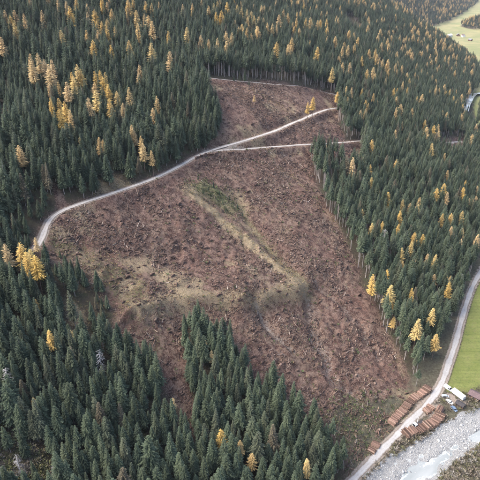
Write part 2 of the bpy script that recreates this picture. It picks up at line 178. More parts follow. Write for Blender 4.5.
ROADS = [('forest_road', make_road_line(UPPER_ROAD, 9), 1.75), ('forest_road_branch', make_road_line(BRANCH_ROAD, 11), 1.5),
         ('forest_road_upper', make_road_line(TOP_ROAD, 9), 2.0), ('valley_road', make_road_line(VALLEY_ROAD, 5, .15), 2.1)]
b0 = ROADS[0][1]; b1 = ROADS[1][1]                       # the branch leaves the forest road level with it
k0 = int(np.argmin(np.hypot(b0[:, 0] - b1[0, 0], b0[:, 1] - b1[0, 1]))); t = np.clip(np.arange(len(b1)) / 10., 0, 1); b1[:, 2] = (b0[k0, 2] - .02) * (1 - t) + b1[:, 2] * t
RIVER_MID = catmull([(-60, 62), (20, 126), (50, 151), (77, 172), (105.7, 193), (134, 210), (168, 228), (205, 255), (268, 335), (365, 560), (500, 900), (545, 1090), (680, 1380), (740, 1600), (720, 1880), (850, 2240), (1150, 2740), (1830, 4120)], 5)
def river_half(a): return 10.6 + 1.0 * np.sin(a / 23.) + .7 * np.sin(a / 9.)
def bank_dist(x, y):
    s, a = line_dist(x, y, RIVER_MID); return np.abs(s) - river_half(a), s, a
def ground_height(x, y, fine=True):
    x = np.asarray(x, float); y = np.asarray(y, float); sh = x.shape; x = x.ravel(); y = y.ravel()
    z = base_height(x, y)
    if fine:
        near = (x > -260) & (x < 340) & (y > 90) & (y < 760); xi = x[near]; yi = y[near]; zi = z[near]
        c = poly_mask(xi, yi, CLEARING, 3)
        # windthrow relief: hummocks and pits strung along the contours, a gully, skid lines worn in
        q = xi * .82 - yi * .57; p = xi * .57 + yi * .82      # q points down the fall line
        rg = 1 - np.abs(vnoise(q + 1.6 * vnoise(xi, yi, 6, 14), p / 1.6, 2.9, 11)) ** .8; rough = np.clip(.62 + .9 * vnoise(xi, yi, 19, 15) + .4 * vnoise(xi, yi, 8, 16), .08, 1.5)
        zi += c * (rough * (1.6 * rg + .7 * vnoise(q, p / 1.5, 1.9, 12)) + 1.2 * vnoise(xi, yi, 13, 13) - .8)
        d, _ = line_dist(xi, yi, catmull(TRACK_MID, 4)); ends = np.exp(-(np.maximum(np.abs(xi + 4) - 50, 0) / 14) ** 2)      # a bench with a steep front across the slope
        d = d + 2 * vnoise(xi, yi, 12, 18); zi += c * ends * 6.5 * np.where(d > 0, np.exp(-(d / 17) ** 2), np.exp(-(d / 4.5) ** 2))
        for Ln, wd, dp in ((TRACK_RUST, 6.5, 3.8), (TRACK_GULLY, 5, -1.2), (BARE_A, 3.6, 4.0), (BARE_B, 4.2, 3.2), (BARE_C, 3.4, 2.6), (BARE_D, 2, .5)):
            d, _ = line_dist(xi + 2.5 * vnoise(xi, yi, 9, 35) + 1.2 * vnoise(xi, yi, 4, 37), yi + 2.5 * vnoise(xi, yi, 9, 36), catmull(Ln, 4)); zi -= dp * np.exp(-(d / wd) ** 2) * c
        b, s, a = bank_dist(xi, yi); m = smooth(2.5, -4, b)
        zi = zi * (1 - m) + m * (-1.95 + .75 * vnoise(s, a / 3.2, 4.5, 21) + .4 * vnoise(xi, yi, 2.6, 22) - .9 * np.exp(-((s + 3.5) / 2.6) ** 2))
        zi += 2.2 * smooth(1, 22, b) * (s < 0)               # far bank
        z[near] = zi
        xi, yi = x[near], y[near]; num = np.zeros(len(xi)); den = np.zeros(len(xi)); top = np.zeros(len(xi))
        for _, L, hw in ROADS:
            d, a = line_dist(xi, yi, L); d = np.abs(d); arc = np.concatenate([[0], np.cumsum(np.hypot(*np.diff(L[:, :2], axis=0).T))])
            zr = np.interp(a, arc, L[:, 2]) - .12; wgt = 1 / (np.maximum(d - hw - .9, .02)) ** 3; num += zr * wgt; den += wgt
            top = np.maximum(top, smooth(hw + 7.0, hw + 1.0, d))
        z[near] = z[near] * (1 - top) + num / den * top
    return z.reshape(sh)
def axis(lo, hi, step, far_lo, far_hi, g):
    v = list(np.arange(lo, hi + step / 2, step)); k = step; p = lo; left = []
    while p > far_lo: k *= g; p -= k; left.append(p)
    k = step; p = v[-1]
    while p < far_hi: k = min(k * g, 60); p += k; v.append(p)
    return np.array(left[::-1] + v)
GX = axis(-150, 160, 1.25, -2500, 3000, 1.05); GY = axis(140, 560, 1.25, -600, 5600, 1.045)
XX, YY = np.meshgrid(GX, GY); ZZ = ground_height(XX, YY)
def ground_at(x, y):
    """height of the ground sheet itself (bilinear on its grid)"""
    x = np.asarray(x, float); y = np.asarray(y, float)
    i = np.clip(np.searchsorted(GX, x) - 1, 0, len(GX) - 2); j = np.clip(np.searchsorted(GY, y) - 1, 0, len(GY) - 2)
    fx = np.clip((x - GX[i]) / (GX[i + 1] - GX[i]), 0, 1); fy = np.clip((y - GY[j]) / (GY[j + 1] - GY[j]), 0, 1)
    return (ZZ[j, i] * (1 - fx) + ZZ[j, i + 1] * fx) * (1 - fy) + (ZZ[j + 1, i] * (1 - fx) + ZZ[j + 1, i + 1] * fx) * fy
# ---------------------------------------------------------------- material helpers
class Nodes:
    def __init__(s, name):
        s.m = bpy.data.materials.new(name); s.m.use_nodes = True; s.t = s.m.node_tree; s.b = s.t.nodes['Principled BSDF']
        s.b.inputs['Roughness'].default_value = .85; s.b.inputs['Specular IOR Level'].default_value = .25
    def n(s, kind, **kw):
        x = s.t.nodes.new(kind)
        for k, v in kw.items():
            if k in x.bl_rna.properties: setattr(x, k, v)
            else: x.inputs[k.replace('_', ' ')].default_value = v
        return x
    def l(s, a, b): s.t.links.new(a, b)
    def coord(s): return s.n('ShaderNodeTexCoord').outputs['Object']
    def noise(s, scale, detail=4, rough=.6, co=None):
        x = s.n('ShaderNodeTexNoise', Scale=scale, Detail=detail, Roughness=rough); s.l(co if co is not None else s.pos(), x.inputs['Vector']); return x.outputs['Fac']
    def pos(s):
        if not hasattr(s, '_g'): s._g = s.n('ShaderNodeNewGeometry')
        return s._g.outputs['Position']
    def math(s, op, a, b=None, c=None):
        x = s.n('ShaderNodeMath', operation=op)
        for i, v in enumerate((a, b, c)):
            if v is None: continue
            if hasattr(v, 'is_linked'): s.l(v, x.inputs[i])
            else: x.inputs[i].default_value = v
        return x.outputs[0]
    def remap(s, v, a, b, c=0, d=1):
        x = s.n('ShaderNodeMapRange'); s.l(v, x.inputs[0])
        for i, k in enumerate((a, b, c, d)): x.inputs[i + 1].default_value = k
        return x.outputs[0]
    def mix(s, f, a, b):
        x = s.n('ShaderNodeMix', data_type='RGBA')
        for i, v in ((0, f), (6, a), (7, b)):
            if hasattr(v, 'is_linked'): s.l(v, x.inputs[i])
            else: x.inputs[i].default_value = v if i == 0 else (*v, 1)
        return x.outputs[2]
    def scale(s, col, f):
        x = s.n('ShaderNodeVectorMath', operation='SCALE'); s.l(col, x.inputs[0])
        if hasattr(f, 'is_linked'): s.l(f, x.inputs['Scale'])
        else: x.inputs['Scale'].default_value = f
        return x.outputs[0]
    def attr(s, name, kind='GEOMETRY'): return s.n('ShaderNodeAttribute', attribute_name=name, attribute_type=kind)
    def bump(s, h, strength, dist):
        x = s.n('ShaderNodeBump', Strength=strength, Distance=dist); s.l(h, x.inputs['Height']); s.l(x.outputs[0], s.b.inputs['Normal'])
    def out(s, col, rough=None):
        s.l(col, s.b.inputs['Base Color'])
        if rough is not None: s.b.inputs['Roughness'].default_value = rough
        return s.m
def plain(name, col, rough=.7, var=.2, sc=3., metal=0):
    k = Nodes(name); f = k.remap(k.noise(sc, 4), .3, .7, 1 - var, 1 + var); c = k.n('ShaderNodeRGB'); c.outputs[0].default_value = (*col, 1)
    k.b.inputs['Metallic'].default_value = metal
    return k.out(k.scale(c.outputs[0], f), rough)
def mesh(name, V, F, mats=(), attrs=None, smooth_=False, mi=None):
    me = bpy.data.meshes.new(name); V = np.asarray(V, np.float32)
    if isinstance(F, np.ndarray):
        n, k = F.shape; me.vertices.add(len(V)); me.vertices.foreach_set('co', V.ravel())
        me.loops.add(n * k); me.loops.foreach_set('vertex_index', F.astype(np.int32).ravel())
        me.polygons.add(n); me.polygons.foreach_set('loop_start', np.arange(0, n * k, k, dtype=np.int32)); me.polygons.foreach_set('loop_total', np.full(n, k, np.int32))
        me.update(calc_edges=True)
    else: me.from_pydata([tuple(map(float, v)) for v in V], [], F); me.update()
    for m in mats: me.materials.append(m)
    for k, (typ, a) in (attrs or {}).items():
        at = me.attributes.new(k, typ, 'POINT'); at.data.foreach_set({'FLOAT': 'value', 'INT': 'value', 'FLOAT_COLOR': 'color', 'FLOAT_VECTOR': 'vector'}[typ], np.ascontiguousarray(a).ravel())
    if mi is not None: me.polygons.foreach_set('material_index', np.asarray(mi, np.int32))
    if smooth_: me.polygons.foreach_set('use_smooth', np.ones(len(me.polygons), bool))
    return me
def obj(name, me, parent=None, loc=None, **props):
    o = bpy.data.objects.new(name, me); C.objects.link(o)
    if parent is not None: o.parent = parent
    if loc is not None: o.location = loc
    for k, v in props.items(): o[k] = v
    return o
def thing(name, label, cat, loc, rz=0, group=None, scale=1.):
    o = bpy.data.objects.new(name, None); C.objects.link(o); o.location = loc; o.rotation_euler = (0, 0, rz); o.scale = (scale,) * 3
    o.empty_display_size = .5; o['label'] = label; o['category'] = cat
    if group: o['group'] = group
    return o
class MB:
    """gathers vertices and faces of one mesh part"""
    def __init__(s): s.v = []; s.f = []; s.m = []
    def add(s, V, F, m=0):
        o = len(s.v); s.v += [tuple(p) for p in V]; s.f += [tuple(i + o for i in f) for f in F]; s.m += [m] * len(F); return s
    def box(s, x0, x1, y0, y1, z0, z1, m=0, taper=0.):
        t = taper
        return s.add([(x0, y0, z0), (x1, y0, z0), (x1, y1, z0), (x0, y1, z0), (x0 + t, y0 + t, z1), (x1 - t, y0 + t, z1), (x1 - t, y1 - t, z1), (x0 + t, y1 - t, z1)],
                     [(3, 2, 1, 0), (4, 5, 6, 7), (0, 1, 5, 4), (1, 2, 6, 5), (2, 3, 7, 6), (3, 0, 4, 7)], m)
    def prism(s, prof, y0, y1, m=0):          # outline in x,z drawn out along y
        n = len(prof); return s.add([(x, y0, z) for x, z in prof] + [(x, y1, z) for x, z in prof],
                     [tuple(range(n)), tuple(range(2 * n - 1, n - 1, -1))] + [(i, i + n, (i + 1) % n + n, (i + 1) % n) for i in range(n)], m)
    def cyl(s, a, b, ra, rb, n=8, m=0, cap=None):
        a = Vector(a); b = Vector(b); q = (b - a).to_track_quat('Z', 'Y'); V = []
        for p, r in ((a, ra), (b, rb)): V += [p + q @ Vector((r * math.cos(k * 2 * math.pi / n), r * math.sin(k * 2 * math.pi / n), 0)) for k in range(n)]
        s.add(V, [(k, (k + 1) % n, (k + 1) % n + n, k + n) for k in range(n)], m)
        o = len(s.v) - 2 * n; s.f += [tuple(o + k for k in range(n - 1, -1, -1)), tuple(o + n + k for k in range(n))]; s.m += [m if cap is None else cap] * 2
        return s
    def mesh(s, name, mats, smooth_=False): return mesh(name, s.v, s.f, mats, mi=s.m, smooth_=smooth_)
    def build(s, name, mats, parent=None, **kw): return obj(name, s.mesh(name, mats if isinstance(mats, (list, tuple)) else [mats]), parent, **kw)
# ---------------------------------------------------------------- ground: what grows or lies where
d_val, a_val = line_dist(XX, YY, VALLEY)
nearm = (XX > -260) & (XX < 340) & (YY > 90) & (YY < 760)
def near_mask(fn):
    m = np.zeros(XX.shape); m[nearm] = fn(XX[nearm], YY[nearm]); return m
def line_mask(Ln, wd): return near_mask(lambda x, y: np.exp(-(line_dist(x + 2.5 * vnoise(x, y, 9, 35) + 1.2 * vnoise(x, y, 4, 37), y + 2.5 * vnoise(x, y, 9, 36), catmull(Ln, 4))[0] / wd) ** 2))
m_clear = near_mask(lambda x, y: poly_mask(x + 4 * vnoise(x, y, 15, 33), y + 4 * vnoise(x, y, 15, 34), CLEARING, 9))
m_soil = m_clear.copy()
for _, L, hw in ROADS[:3]: m_soil = np.maximum(m_soil, .75 * near_mask(lambda x, y: np.exp(-(line_dist(x, y, L)[0] / 5.5) ** 2)))
for P in (RED_BANK,): m_soil = np.maximum(m_soil, near_mask(lambda x, y: poly_mask(x, y, P, 2)))
m_soil = np.maximum(m_soil, near_mask(lambda x, y: poly_mask(x, y, RIGHT_GAP, 5)) * .8)
m_dry = np.zeros(XX.shape)
for P in (ROADSIDE_GRASS, LEFT_GLADE, CORNER_GLADE): m_dry = np.maximum(m_dry, .62 * near_mask(lambda x, y: poly_mask(x, y, P, 5)))
for Ln, wd, k in ((TRACK_GULLY, 8.5, .88), (TRACK_MID, 7, .76), (TRACK_RUST, 6, .55), (TAN_LEFT, 9, .8), (TRACK_TOP, 9, .5), (TRACK_EDGE, 5, .45), (BARE_D, 5, .4)): m_dry = np.maximum(m_dry, k * line_mask(Ln, wd))
m_dry = np.maximum(m_dry, .45 * near_mask(lambda x, y: poly_mask(x, y, GULLY, 4)))
m_dry = np.maximum(m_dry, .9 * m_clear * np.clip(near_mask(lambda x, y: vnoise(x, y, 26, 31) + .6 * vnoise(x, y, 9, 32)) + near_mask(lambda x, y: smooth(-20, -80, x) * .5 * smooth(300, 240, y)) - .12, 0, .75))
m_dry = np.maximum(m_dry, m_clear * .6 * near_mask(lambda x, y: np.exp(-(line_dist(x, y, ROADS[0][1])[0] / 6) ** 2)))
m_green = np.maximum(.8 * near_mask(lambda x, y: poly_mask(x + 4 * vnoise(x, y, 8, 35), y + 4 * vnoise(x, y, 8, 36), GULLY_GREEN, 9)), .45 * near_mask(lambda x, y: poly_mask(x, y, BRUSH_FOOT, 10)))
m_green = np.maximum(m_green, .62 * line_mask(TRACK_RUST, 6)); m_green = np.maximum(m_green, .55 * m_clear * near_mask(lambda x, y: np.clip(vnoise(x, y, 30, 38) + .5 * vnoise(x, y, 11, 39) + smooth(-20, -80, x) * 1.1 * smooth(300, 240, y) - .25, 0, 1)))
m_green = np.maximum(m_green, .5 * near_mask(lambda x, y: np.exp(-(line_dist(x, y, ROADS[1][1])[0] / 5) ** 2) * (y < 470)))
m_gravel = np.zeros(XX.shape)
for Ln, wd, k in ((BARE_A, 5.0, .58), (BARE_B, 8, .52), (BARE_C, 5.5, .48), (BARE_D, 2, .4)): m_gravel = np.maximum(m_gravel, k * line_mask(Ln, wd))
for _, L, hw in ROADS: m_gravel = np.maximum(m_gravel, near_mask(lambda x, y: smooth(hw + 2.2, hw + .2, np.abs(line_dist(x, y, L)[0]))))
m_gravel = np.maximum(m_gravel, near_mask(lambda x, y: np.exp(-((x - 113) ** 2 + (y - 224) ** 2) / 90)))
m_gravel = np.maximum(m_gravel, near_mask(lambda x, y: np.exp(-((x - 131) ** 2 + (y - 231) ** 2) / 60)))
m_gravel = np.maximum(m_gravel, near_mask(lambda x, y: .9 * np.exp(-((x + 25) ** 2 + (y - 390) ** 2) / 45)))
bd, bs, ba = bank_dist(XX, YY)
m_bed = smooth(2.0, -1.0, bd + 1.5 * vnoise(XX, YY, 5, 41)) * (YY < 700)
floor_ = smooth(14, 4, d_val) * smooth(-floor_width(a_val) - 30, -floor_width(a_val) + 5, d_val)
m_mead = floor_ * smooth(1200, 1400, a_val)
m_mead = np.maximum(m_mead, near_mask(lambda x, y: smooth(-2, 3, -line_dist(x, y, ROADS[3][1])[0] - 3.5) * smooth(229, 237, y + .42 * (x - 140)) * smooth(5, 20, bank_dist(x, y)[0])))
m_mead *= 1 - m_bed
m_far = smooth(700, 1300, YY)
m_foot = near_mask(lambda x, y: poly_mask(x, y, BRUSH_FOOT, 12)) + floor_ * (1 - m_mead) * (1 - m_far) * .7
A1 = np.stack([m_soil, m_dry, m_green, m_gravel], -1).reshape(-1, 4); A2 = np.stack([m_bed, m_mead, m_far, np.clip(m_foot, 0, 1)], -1).reshape(-1, 4)
def ground_material():
    k = Nodes('hillside_ground'); p = k.pos()
    a = k.n('ShaderNodeSeparateColor'); A = k.attr('cover_a'); k.l(A.outputs['Color'], a.inputs[0]); B = k.attr('cover_b'); b = k.n('ShaderNodeSeparateColor'); k.l(B.outputs['Color'], b.inputs[0])
    n1 = k.noise(.09, 6, .65); n2 = k.noise(.55, 6, .7); n3 = k.noise(2.2, 4, .7); n4 = k.noise(.22, 5, .6)
    jit = k.math('ADD', k.math('MULTIPLY', k.math('SUBTRACT', n2, .5), 1.1), k.math('MULTIPLY', k.math('SUBTRACT', n3, .5), .8))
    def cov(m, lo=.3, hi=.6): return k.remap(k.math('ADD', m, k.math('MULTIPLY', jit, .9)), lo, hi)
    n5 = k.noise(.30, 5, .7); n6 = k.noise(.035, 4, .6)
    litter = k.mix(k.remap(n2, .35, .65), (.065, .050, .036), (.095, .080, .050)); litter = k.mix(k.remap(n4, .5, .7), litter, (.075, .085, .04))
    soil = k.mix(k.remap(n1, .38, .62), (.168, .092, .068), (.24, .160, .122)); soil = k.mix(k.remap(n6, .45, .62, 0, .75), soil, (.235, .175, .125))
    soil = k.mix(k.remap(n5, .455, .565), soil, (.070, .036, .028)); soil = k.mix(k.remap(n2, .50, .60, 0, .8), soil, (.085, .050, .038)); soil = k.mix(k.remap(n3, .53, .63, 0, .85), soil, (.38, .275, .215))
    dry = k.mix(k.remap(n2, .35, .65), (.37, .285, .18), (.25, .20, .115)); dry = k.mix(k.remap(n3, .5, .7), dry, (.44, .35, .24))
    green = k.mix(k.remap(n2, .35, .65), (.070, .088, .036), (.155, .150, .068))
    grav = k.mix(k.remap(n2, .3, .7), (.29, .24, .195), (.40, .345, .29)); grav = k.mix(k.remap(n3, .55, .7), grav, (.12, .10, .09))
    bed = k.mix(k.remap(n2, .3, .65), (.36, .36, .35), (.26, .26, .25)); bed = k.mix(k.remap(n3, .5, .62), bed, (.46, .46, .45))
    mead = k.mix(k.remap(n1, .35, .65), (.165, .195, .050), (.22, .235, .075)); mead = k.mix(k.remap(n2, .5, .7), mead, (.115, .155, .045)); mead = k.mix(k.remap(n4, .55, .68, 0, .6), mead, (.21, .195, .085))
    st = k.n('ShaderNodeMapping'); k.l(p, st.inputs['Vector']); st.inputs['Rotation'].default_value = (0, 0, -.97); st.inputs['Scale'].default_value = (.02, .5, .1); mead = k.scale(mead, k.remap(k.noise(1., 3, .5, st.outputs[0]), .35, .65, .9, 1.1))
    mfar = k.mix(k.remap(k.noise(.010, 7, .7), .42, .58), (.31, .28, .14), (.22, .235, .105)); mead = k.mix(b.outputs['Blue'], mead, mfar)
    foot = k.mix(k.remap(n2, .35, .65), (.11, .095, .07), (.16, .15, .10)); foot = k.mix(k.remap(n3, .5, .65), foot, (.075, .08, .045))
    c = k.mix(cov(a.outputs['Red']), litter, soil)
    c = k.mix(cov(B.outputs['Alpha'], .45, .8), c, foot)
    c = k.mix(cov(a.outputs['Blue'], .4, .7), c, green); c = k.mix(cov(a.outputs['Green'], .4, .75), c, dry)
    c = k.mix(cov(A.outputs['Alpha'], .45, .7), c, grav); c = k.mix(cov(b.outputs['Green'], .35, .5), c, mead); c = k.mix(cov(b.outputs['Red'], .4, .55), c, bed)
    h = k.math('ADD', k.math('MULTIPLY', n2, .7), k.math('MULTIPLY', n3, .3)); k.bump(h, 1., 1.6)
    return k.out(c, .95)
ny, nx = XX.shape
I = np.arange(nx * ny).reshape(ny, nx)
F = np.stack([I[:-1, :-1], I[:-1, 1:], I[1:, 1:], I[1:, :-1]], -1).reshape(-1, 4)
gm = mesh('hillside', np.stack([XX, YY, ZZ], -1).reshape(-1, 3), F, [ground_material()], {'cover_a': ('FLOAT_COLOR', A1.astype(np.float32)), 'cover_b': ('FLOAT_COLOR', A2.astype(np.float32))}, True)
obj('hillside_terrain', gm, kind='structure')
# ---------------------------------------------------------------- roads and river
def road_material(name, c0, c1, strip):
    k = Nodes(name); n = k.noise(1.3, 5, .65); n2 = k.noise(.12, 4); c = k.mix(k.remap(n, .3, .7), c0, c1)
    u = k.attr('across').outputs['Fac']; e = k.math('ABSOLUTE', u)
    ridge = k.remap(k.math('ADD', k.math('MULTIPLY', e, 1.), k.math('MULTIPLY', n, .35)), .16, .32, .75, 0.)      # grown-over middle between the wheel tracks
    c = k.mix(k.math('MULTIPLY', ridge, strip), c, (.17, .15, .10))
    edge = k.remap(k.math('ADD', e, k.math('MULTIPLY', k.noise(.8, 4), .5)), 0.82, 1.2); c = k.mix(edge, c, (.16, .13, .10))
    c = k.scale(c, k.remap(n2, .3, .7, .85, 1.1)); k.bump(n, .35, .1); return k.out(c, .95)
GR = road_material('pale_gravel', (.34, .315, .285), (.45, .42, .385), .55); VR = road_material('grey_road', (.30, .29, .275), (.38, .37, .355), .25)
for nm, L, hw in ROADS:
    T = np.gradient(L[:, :2], axis=0); T /= np.linalg.norm(T, axis=1)[:, None]; N = np.stack([-T[:, 1], T[:, 0]], 1); us = np.linspace(-1, 1, 7); V = []; U = []
    for i in range(len(L)):
        wv = hw * (1 + .13 * math.sin(i * .61) + .10 * math.sin(i * 1.7 + 1) + .05 * math.sin(i * 3.1))
        for u in us: V.append((L[i, 0] + N[i, 0] * u * wv, L[i, 1] + N[i, 1] * u * wv, L[i, 2] + .03 - .05 * u * u)); U.append(u)
    n = len(L); J = np.arange(n * 7).reshape(n, 7); V = np.array(V)
    off = (V[:, 0] > GX[-1]) | (V[:, 1] > 559) | (V[:, 0] > 159); V[off, 2] = np.maximum(V[off, 2], ground_at(V[off, 0], V[off, 1]) + .25)
    q = np.stack([J[:-1, 1:], J[:-1, :-1], J[1:, :-1], J[1:, 1:]], -1).reshape(-1, 4)
    obj(nm, mesh(nm, V, q, [VR if nm == 'valley_road' else GR], {'across': ('FLOAT', np.array(U, np.float32))}, True), kind='structure')
def water_material():
    k = Nodes('river_water'); p = k.attr('flow').outputs['Vector']
    n = k.noise(1.0, 6, .7, p); f = k.remap(n, .54, .64); g = k.noise(.35, 3, .5, p)
    c = k.mix(k.remap(g, .35, .65), (.215, .235, .225), (.31, .325, .315)); c = k.mix(f, c, (.42, .44, .44))
    r = k.remap(f, 0, 1, .12, .7); k.l(r, k.b.inputs['Roughness']); k.b.inputs['Specular IOR Level'].default_value = .5; k.bump(k.noise(1.8, 4, .7, p), .5, .25); return k.out(c)
L = resample(RIVER_MID, 3.); T = np.gradient(L, axis=0); T /= np.linalg.norm(T, axis=1)[:, None]; N = np.stack([-T[:, 1], T[:, 0]], 1)
arc = np.arange(len(L)) * 3.; us = np.linspace(-1, 1, 15); wv = river_half(arc) + 1.5
V = np.zeros((len(L), 15, 3)); V[..., :2] = L[:, None, :] + N[:, None, :] * (us[None, :, None] * wv[:, None, None]); V[..., 2] = -2.25
fl = np.zeros((len(L), 15, 3)); fl[..., 0] = arc[:, None] * .10; fl[..., 1] = us[None] * wv[:, None] * .32
J = np.arange(len(L) * 15).reshape(len(L), 15)
obj('river_water', mesh('river_water', V.reshape(-1, 3), np.stack([J[:-1, 1:], J[:-1, :-1], J[1:, :-1], J[1:, 1:]], -1).reshape(-1, 4), [water_material()], {'flow': ('FLOAT_VECTOR', fl.reshape(-1, 3).astype(np.float32))}, True), kind='structure')
L = resample(catmull(BEND_WATER, 5), 4.); T = np.gradient(L, axis=0); T /= np.linalg.norm(T, axis=1)[:, None]; N = np.stack([-T[:, 1], T[:, 0]], 1); us = np.linspace(-1, 1, 5); V = np.zeros((len(L), 5, 3)); V[..., :2] = L[:, None, :] + N[:, None, :] * (us[None, :, None] * 6.5)
V[..., 2] = ground_at(V[..., 0], V[..., 1]).max(1)[:, None] + 1.4; J = np.arange(len(L) * 5).reshape(len(L), 5); fl = V * .2
obj('river_bend', mesh('river_bend', V.reshape(-1, 3), np.stack([J[:-1, 1:], J[:-1, :-1], J[1:, :-1], J[1:, 1:]], -1).reshape(-1, 4), [bpy.data.materials['river_water']], {'flow': ('FLOAT_VECTOR', fl.reshape(-1, 3).astype(np.float32))}, True), kind='structure')
# ---------------------------------------------------------------- trees
def bark_material(name, c0, c1):
    k = Nodes(name); n = k.noise(3., 5, .7, k.coord()); r = k.n('ShaderNodeObjectInfo').outputs['Random']
    return k.out(k.scale(k.mix(k.remap(n, .35, .65), c0, c1), k.remap(r, 0, 1, .75, 1.2)), .9)
BARK = bark_material('spruce_bark', (.27, .235, .21), (.42, .375, .34))
LARCH_BARK = bark_material('larch_bark', (.15, .105, .08), (.24, .18, .14))
DEAD_BARK = bark_material('bleached_dead_wood', (.34, .33, .32), (.48, .46, .44))
STUMP_BARK = bark_material('stump_bark', (.12, .075, .058), (.20, .13, .10))
def needle_material():
    k = Nodes('spruce_needles'); r = k.n('ShaderNodeObjectInfo').outputs['Random']; n = k.noise(1.5, 5, .75, k.coord())
    a = k.mix(k.remap(r, 0, 1), (.041, .064, .042), (.070, .090, .050)); r2 = k.math('FRACT', k.math('MULTIPLY', r, 13.7))
    a = k.mix(k.remap(r2, .80, .95, 0, .7), a, (.105, .108, .070)); a = k.mix(k.remap(r2, .025, .02), a, (.16, .125, .085))
    a = k.mix(k.remap(n, .46, .66), a, (.118, .142, .086)); a = k.mix(k.remap(n, .44, .34), a, (.026, .040, .030)); k.b.inputs['Specular IOR Level'].default_value = .2
    return k.out(k.scale(a, k.remap(k.math('FRACT', k.math('MULTIPLY', r, 7.3)), 0, 1, .75, 1.25)), .75)
NEEDLE = needle_material()
def larch_material():
    k = Nodes('autumn_larch_needles'); c = k.n('ShaderNodeObjectInfo').outputs['Color']; n = k.noise(1.8, 5, .75, k.coord())
    return k.out(k.scale(c, k.remap(n, .3, .7, .55, 1.4)), .8)
LARCH_N = larch_material()
def crown(H, z0, Rm, seed, per=9, step=.43, larch=False):
    """whorls of drooping, feathered boughs"""
    g = random.Random(seed); V = []; F = []
    z = z0; lean = g.uniform(-.02, .02), g.uniform(-.02, .02); bulge = g.uniform(.68, .85); lobes = [g.uniform(0, 6.28) for _ in range(3)]
    while z < H - .3:
        t = (z - z0) / (H - z0)
        prof = (1 - t) ** (bulge if not larch else .7) * min(1, .5 + t * 4.)
        n = max(4, int(per * (.55 + .6 * (1 - t)))); a0 = g.uniform(0, 6.28)
        for k in range(n):
            az = a0 + k * 6.283 / n + g.uniform(-.4, .4)
            ln = Rm * prof * g.uniform(.62, 1.12) * (1 + .13 * math.sin(az * 2 + lobes[0]) + .12 * math.sin(z * .9 + az + lobes[1])) + .25
            if larch and g.random() < .2: continue
            ca, sa = math.cos(az), math.sin(az); up = g.uniform(-.02, .20) + (.5 * t * t if not larch else .25 * t); dr = g.uniform(.26, .5) * (1 - .5 * t) * (.6 if larch else 1)
            seg = 5 if ln > 1.6 else 3; wid = ln * (.23 if not larch else .15) + .22; zz = z + g.uniform(-.3, .3); tw = g.uniform(-.2, .2); pr = None
            for i in range(seg + 1):
                f = i / seg; r = ln * f; h = zz + ln * (up * f - dr * f * f) + .09 * ln * max(0, f - .7)
                cur = Vector((r * ca + lean[0] * z, r * sa + lean[1] * z, h))
                if pr is not None:
                    for sd in (-1, 1):               # a hanging side spray, left and right
                        wi = wid * (1.05 - .75 * f) * g.uniform(.7, 1.4) * (1.15 if i > 1 else .6); dd = wi * g.uniform(.3, .85); ext = g.uniform(.35, .95) * wi; b = len(V)
                        tip = cur + Vector((-sa * sd * wi + ca * ext, ca * sd * wi + sa * ext, -dd + sd * tw * wi)); V += [tuple(pr), tuple(cur + Vector((ca, sa, 0)) * .12), tuple(tip)]; F.append((b, b + 1, b + 2) if sd < 0 else (b, b + 2, b + 1))
                pr = cur
        z += step * g.uniform(.8, 1.2) * (1 - .35 * t)
    o = len(V); V += [(lean[0] * H + .14 * math.cos(a), lean[1] * H + .14 * math.sin(a), H - 1.1) for a in (0, 2.1, 4.2)] + [(lean[0] * H, lean[1] * H, H)]; F += [(o, o + 1, o + 3, o + 3)[:3], (o + 1, o + 2, o + 3), (o + 2, o, o + 3)]
    return mesh('crown', V, F, [LARCH_N if larch else NEEDLE])
def trunk(H, r, z_snags, seed, mat, sunk=1.5):
    g = random.Random(seed); m = MB(); zs = [-sunk, .4, H * .3, H * .65, H * .97]; rs = [r * 1.5, r * 1.12, r * .9, r * .5, .03]
    for i in range(4): m.cyl((0, 0, zs[i]), (0, 0, zs[i + 1]), rs[i], rs[i + 1], 7)
    for _ in range(z_snags):                               # dead stubs under the crown
        z = g.uniform(H * .12, H * .5); a = g.uniform(0, 6.28); l = g.uniform(.5, 1.6); m.cyl((0, 0, z), (l * math.cos(a), l * math.sin(a), z - .25 * l), .045, .015, 3)
    return m.mesh('trunk', [mat])
SPRUCE_H = 26.
SPRUCE = []   # (crown mesh, trunk mesh): half of them full-skirted, half with long bare boles
NF = 7
for i in range(2 * NF):
    full = i < NF; k = i % NF; z0 = (1.8, 3., 4.2, 5.5, 6.5, 2.5, 4.8)[k] if full else (8.5, 9.5, 10.5, 11.5, 12.5, 13.5, 14.5)[k]
    SPRUCE.append((crown(SPRUCE_H, z0, (4.8, 4.0, 4.5, 3.5, 4.1, 3.1, 4.9)[k] * (1 if full else .76), 100 + i, (9, 8, 10, 9, 7, 9, 8)[k], (.43, .46, .42, .40, .55, .44, .47)[k]), trunk(SPRUCE_H, .23, 6 if full else 22, 200 + i, BARK)))
LARCH = [(crown(26., z0, rm, 300 + i, 8, .46, True), trunk(26., .25, 12, 320 + i, LARCH_BARK)) for i, (z0, rm) in enumerate(((10., 4.7), (11., 4.0), (10.5, 5.0), (9., 4.0)))]
def tree(name, label, kinds, i, x, y, h, group, tint=None, href=26., rz=None):
    z = float(ground_at(x, y)); o = thing(name, label, 'tree', (x, y, z - .1), random.uniform(0, 6.28) if rz is None else rz, group, h / href)
    o.rotation_euler.x = random.gauss(0, .015); o.rotation_euler.y = random.gauss(0, .015)
    t = obj('trunk', kinds[i][1], o); c = obj('crown', kinds[i][0], o)
    if tint is not None: c.color = (*tint, 1)
    return o
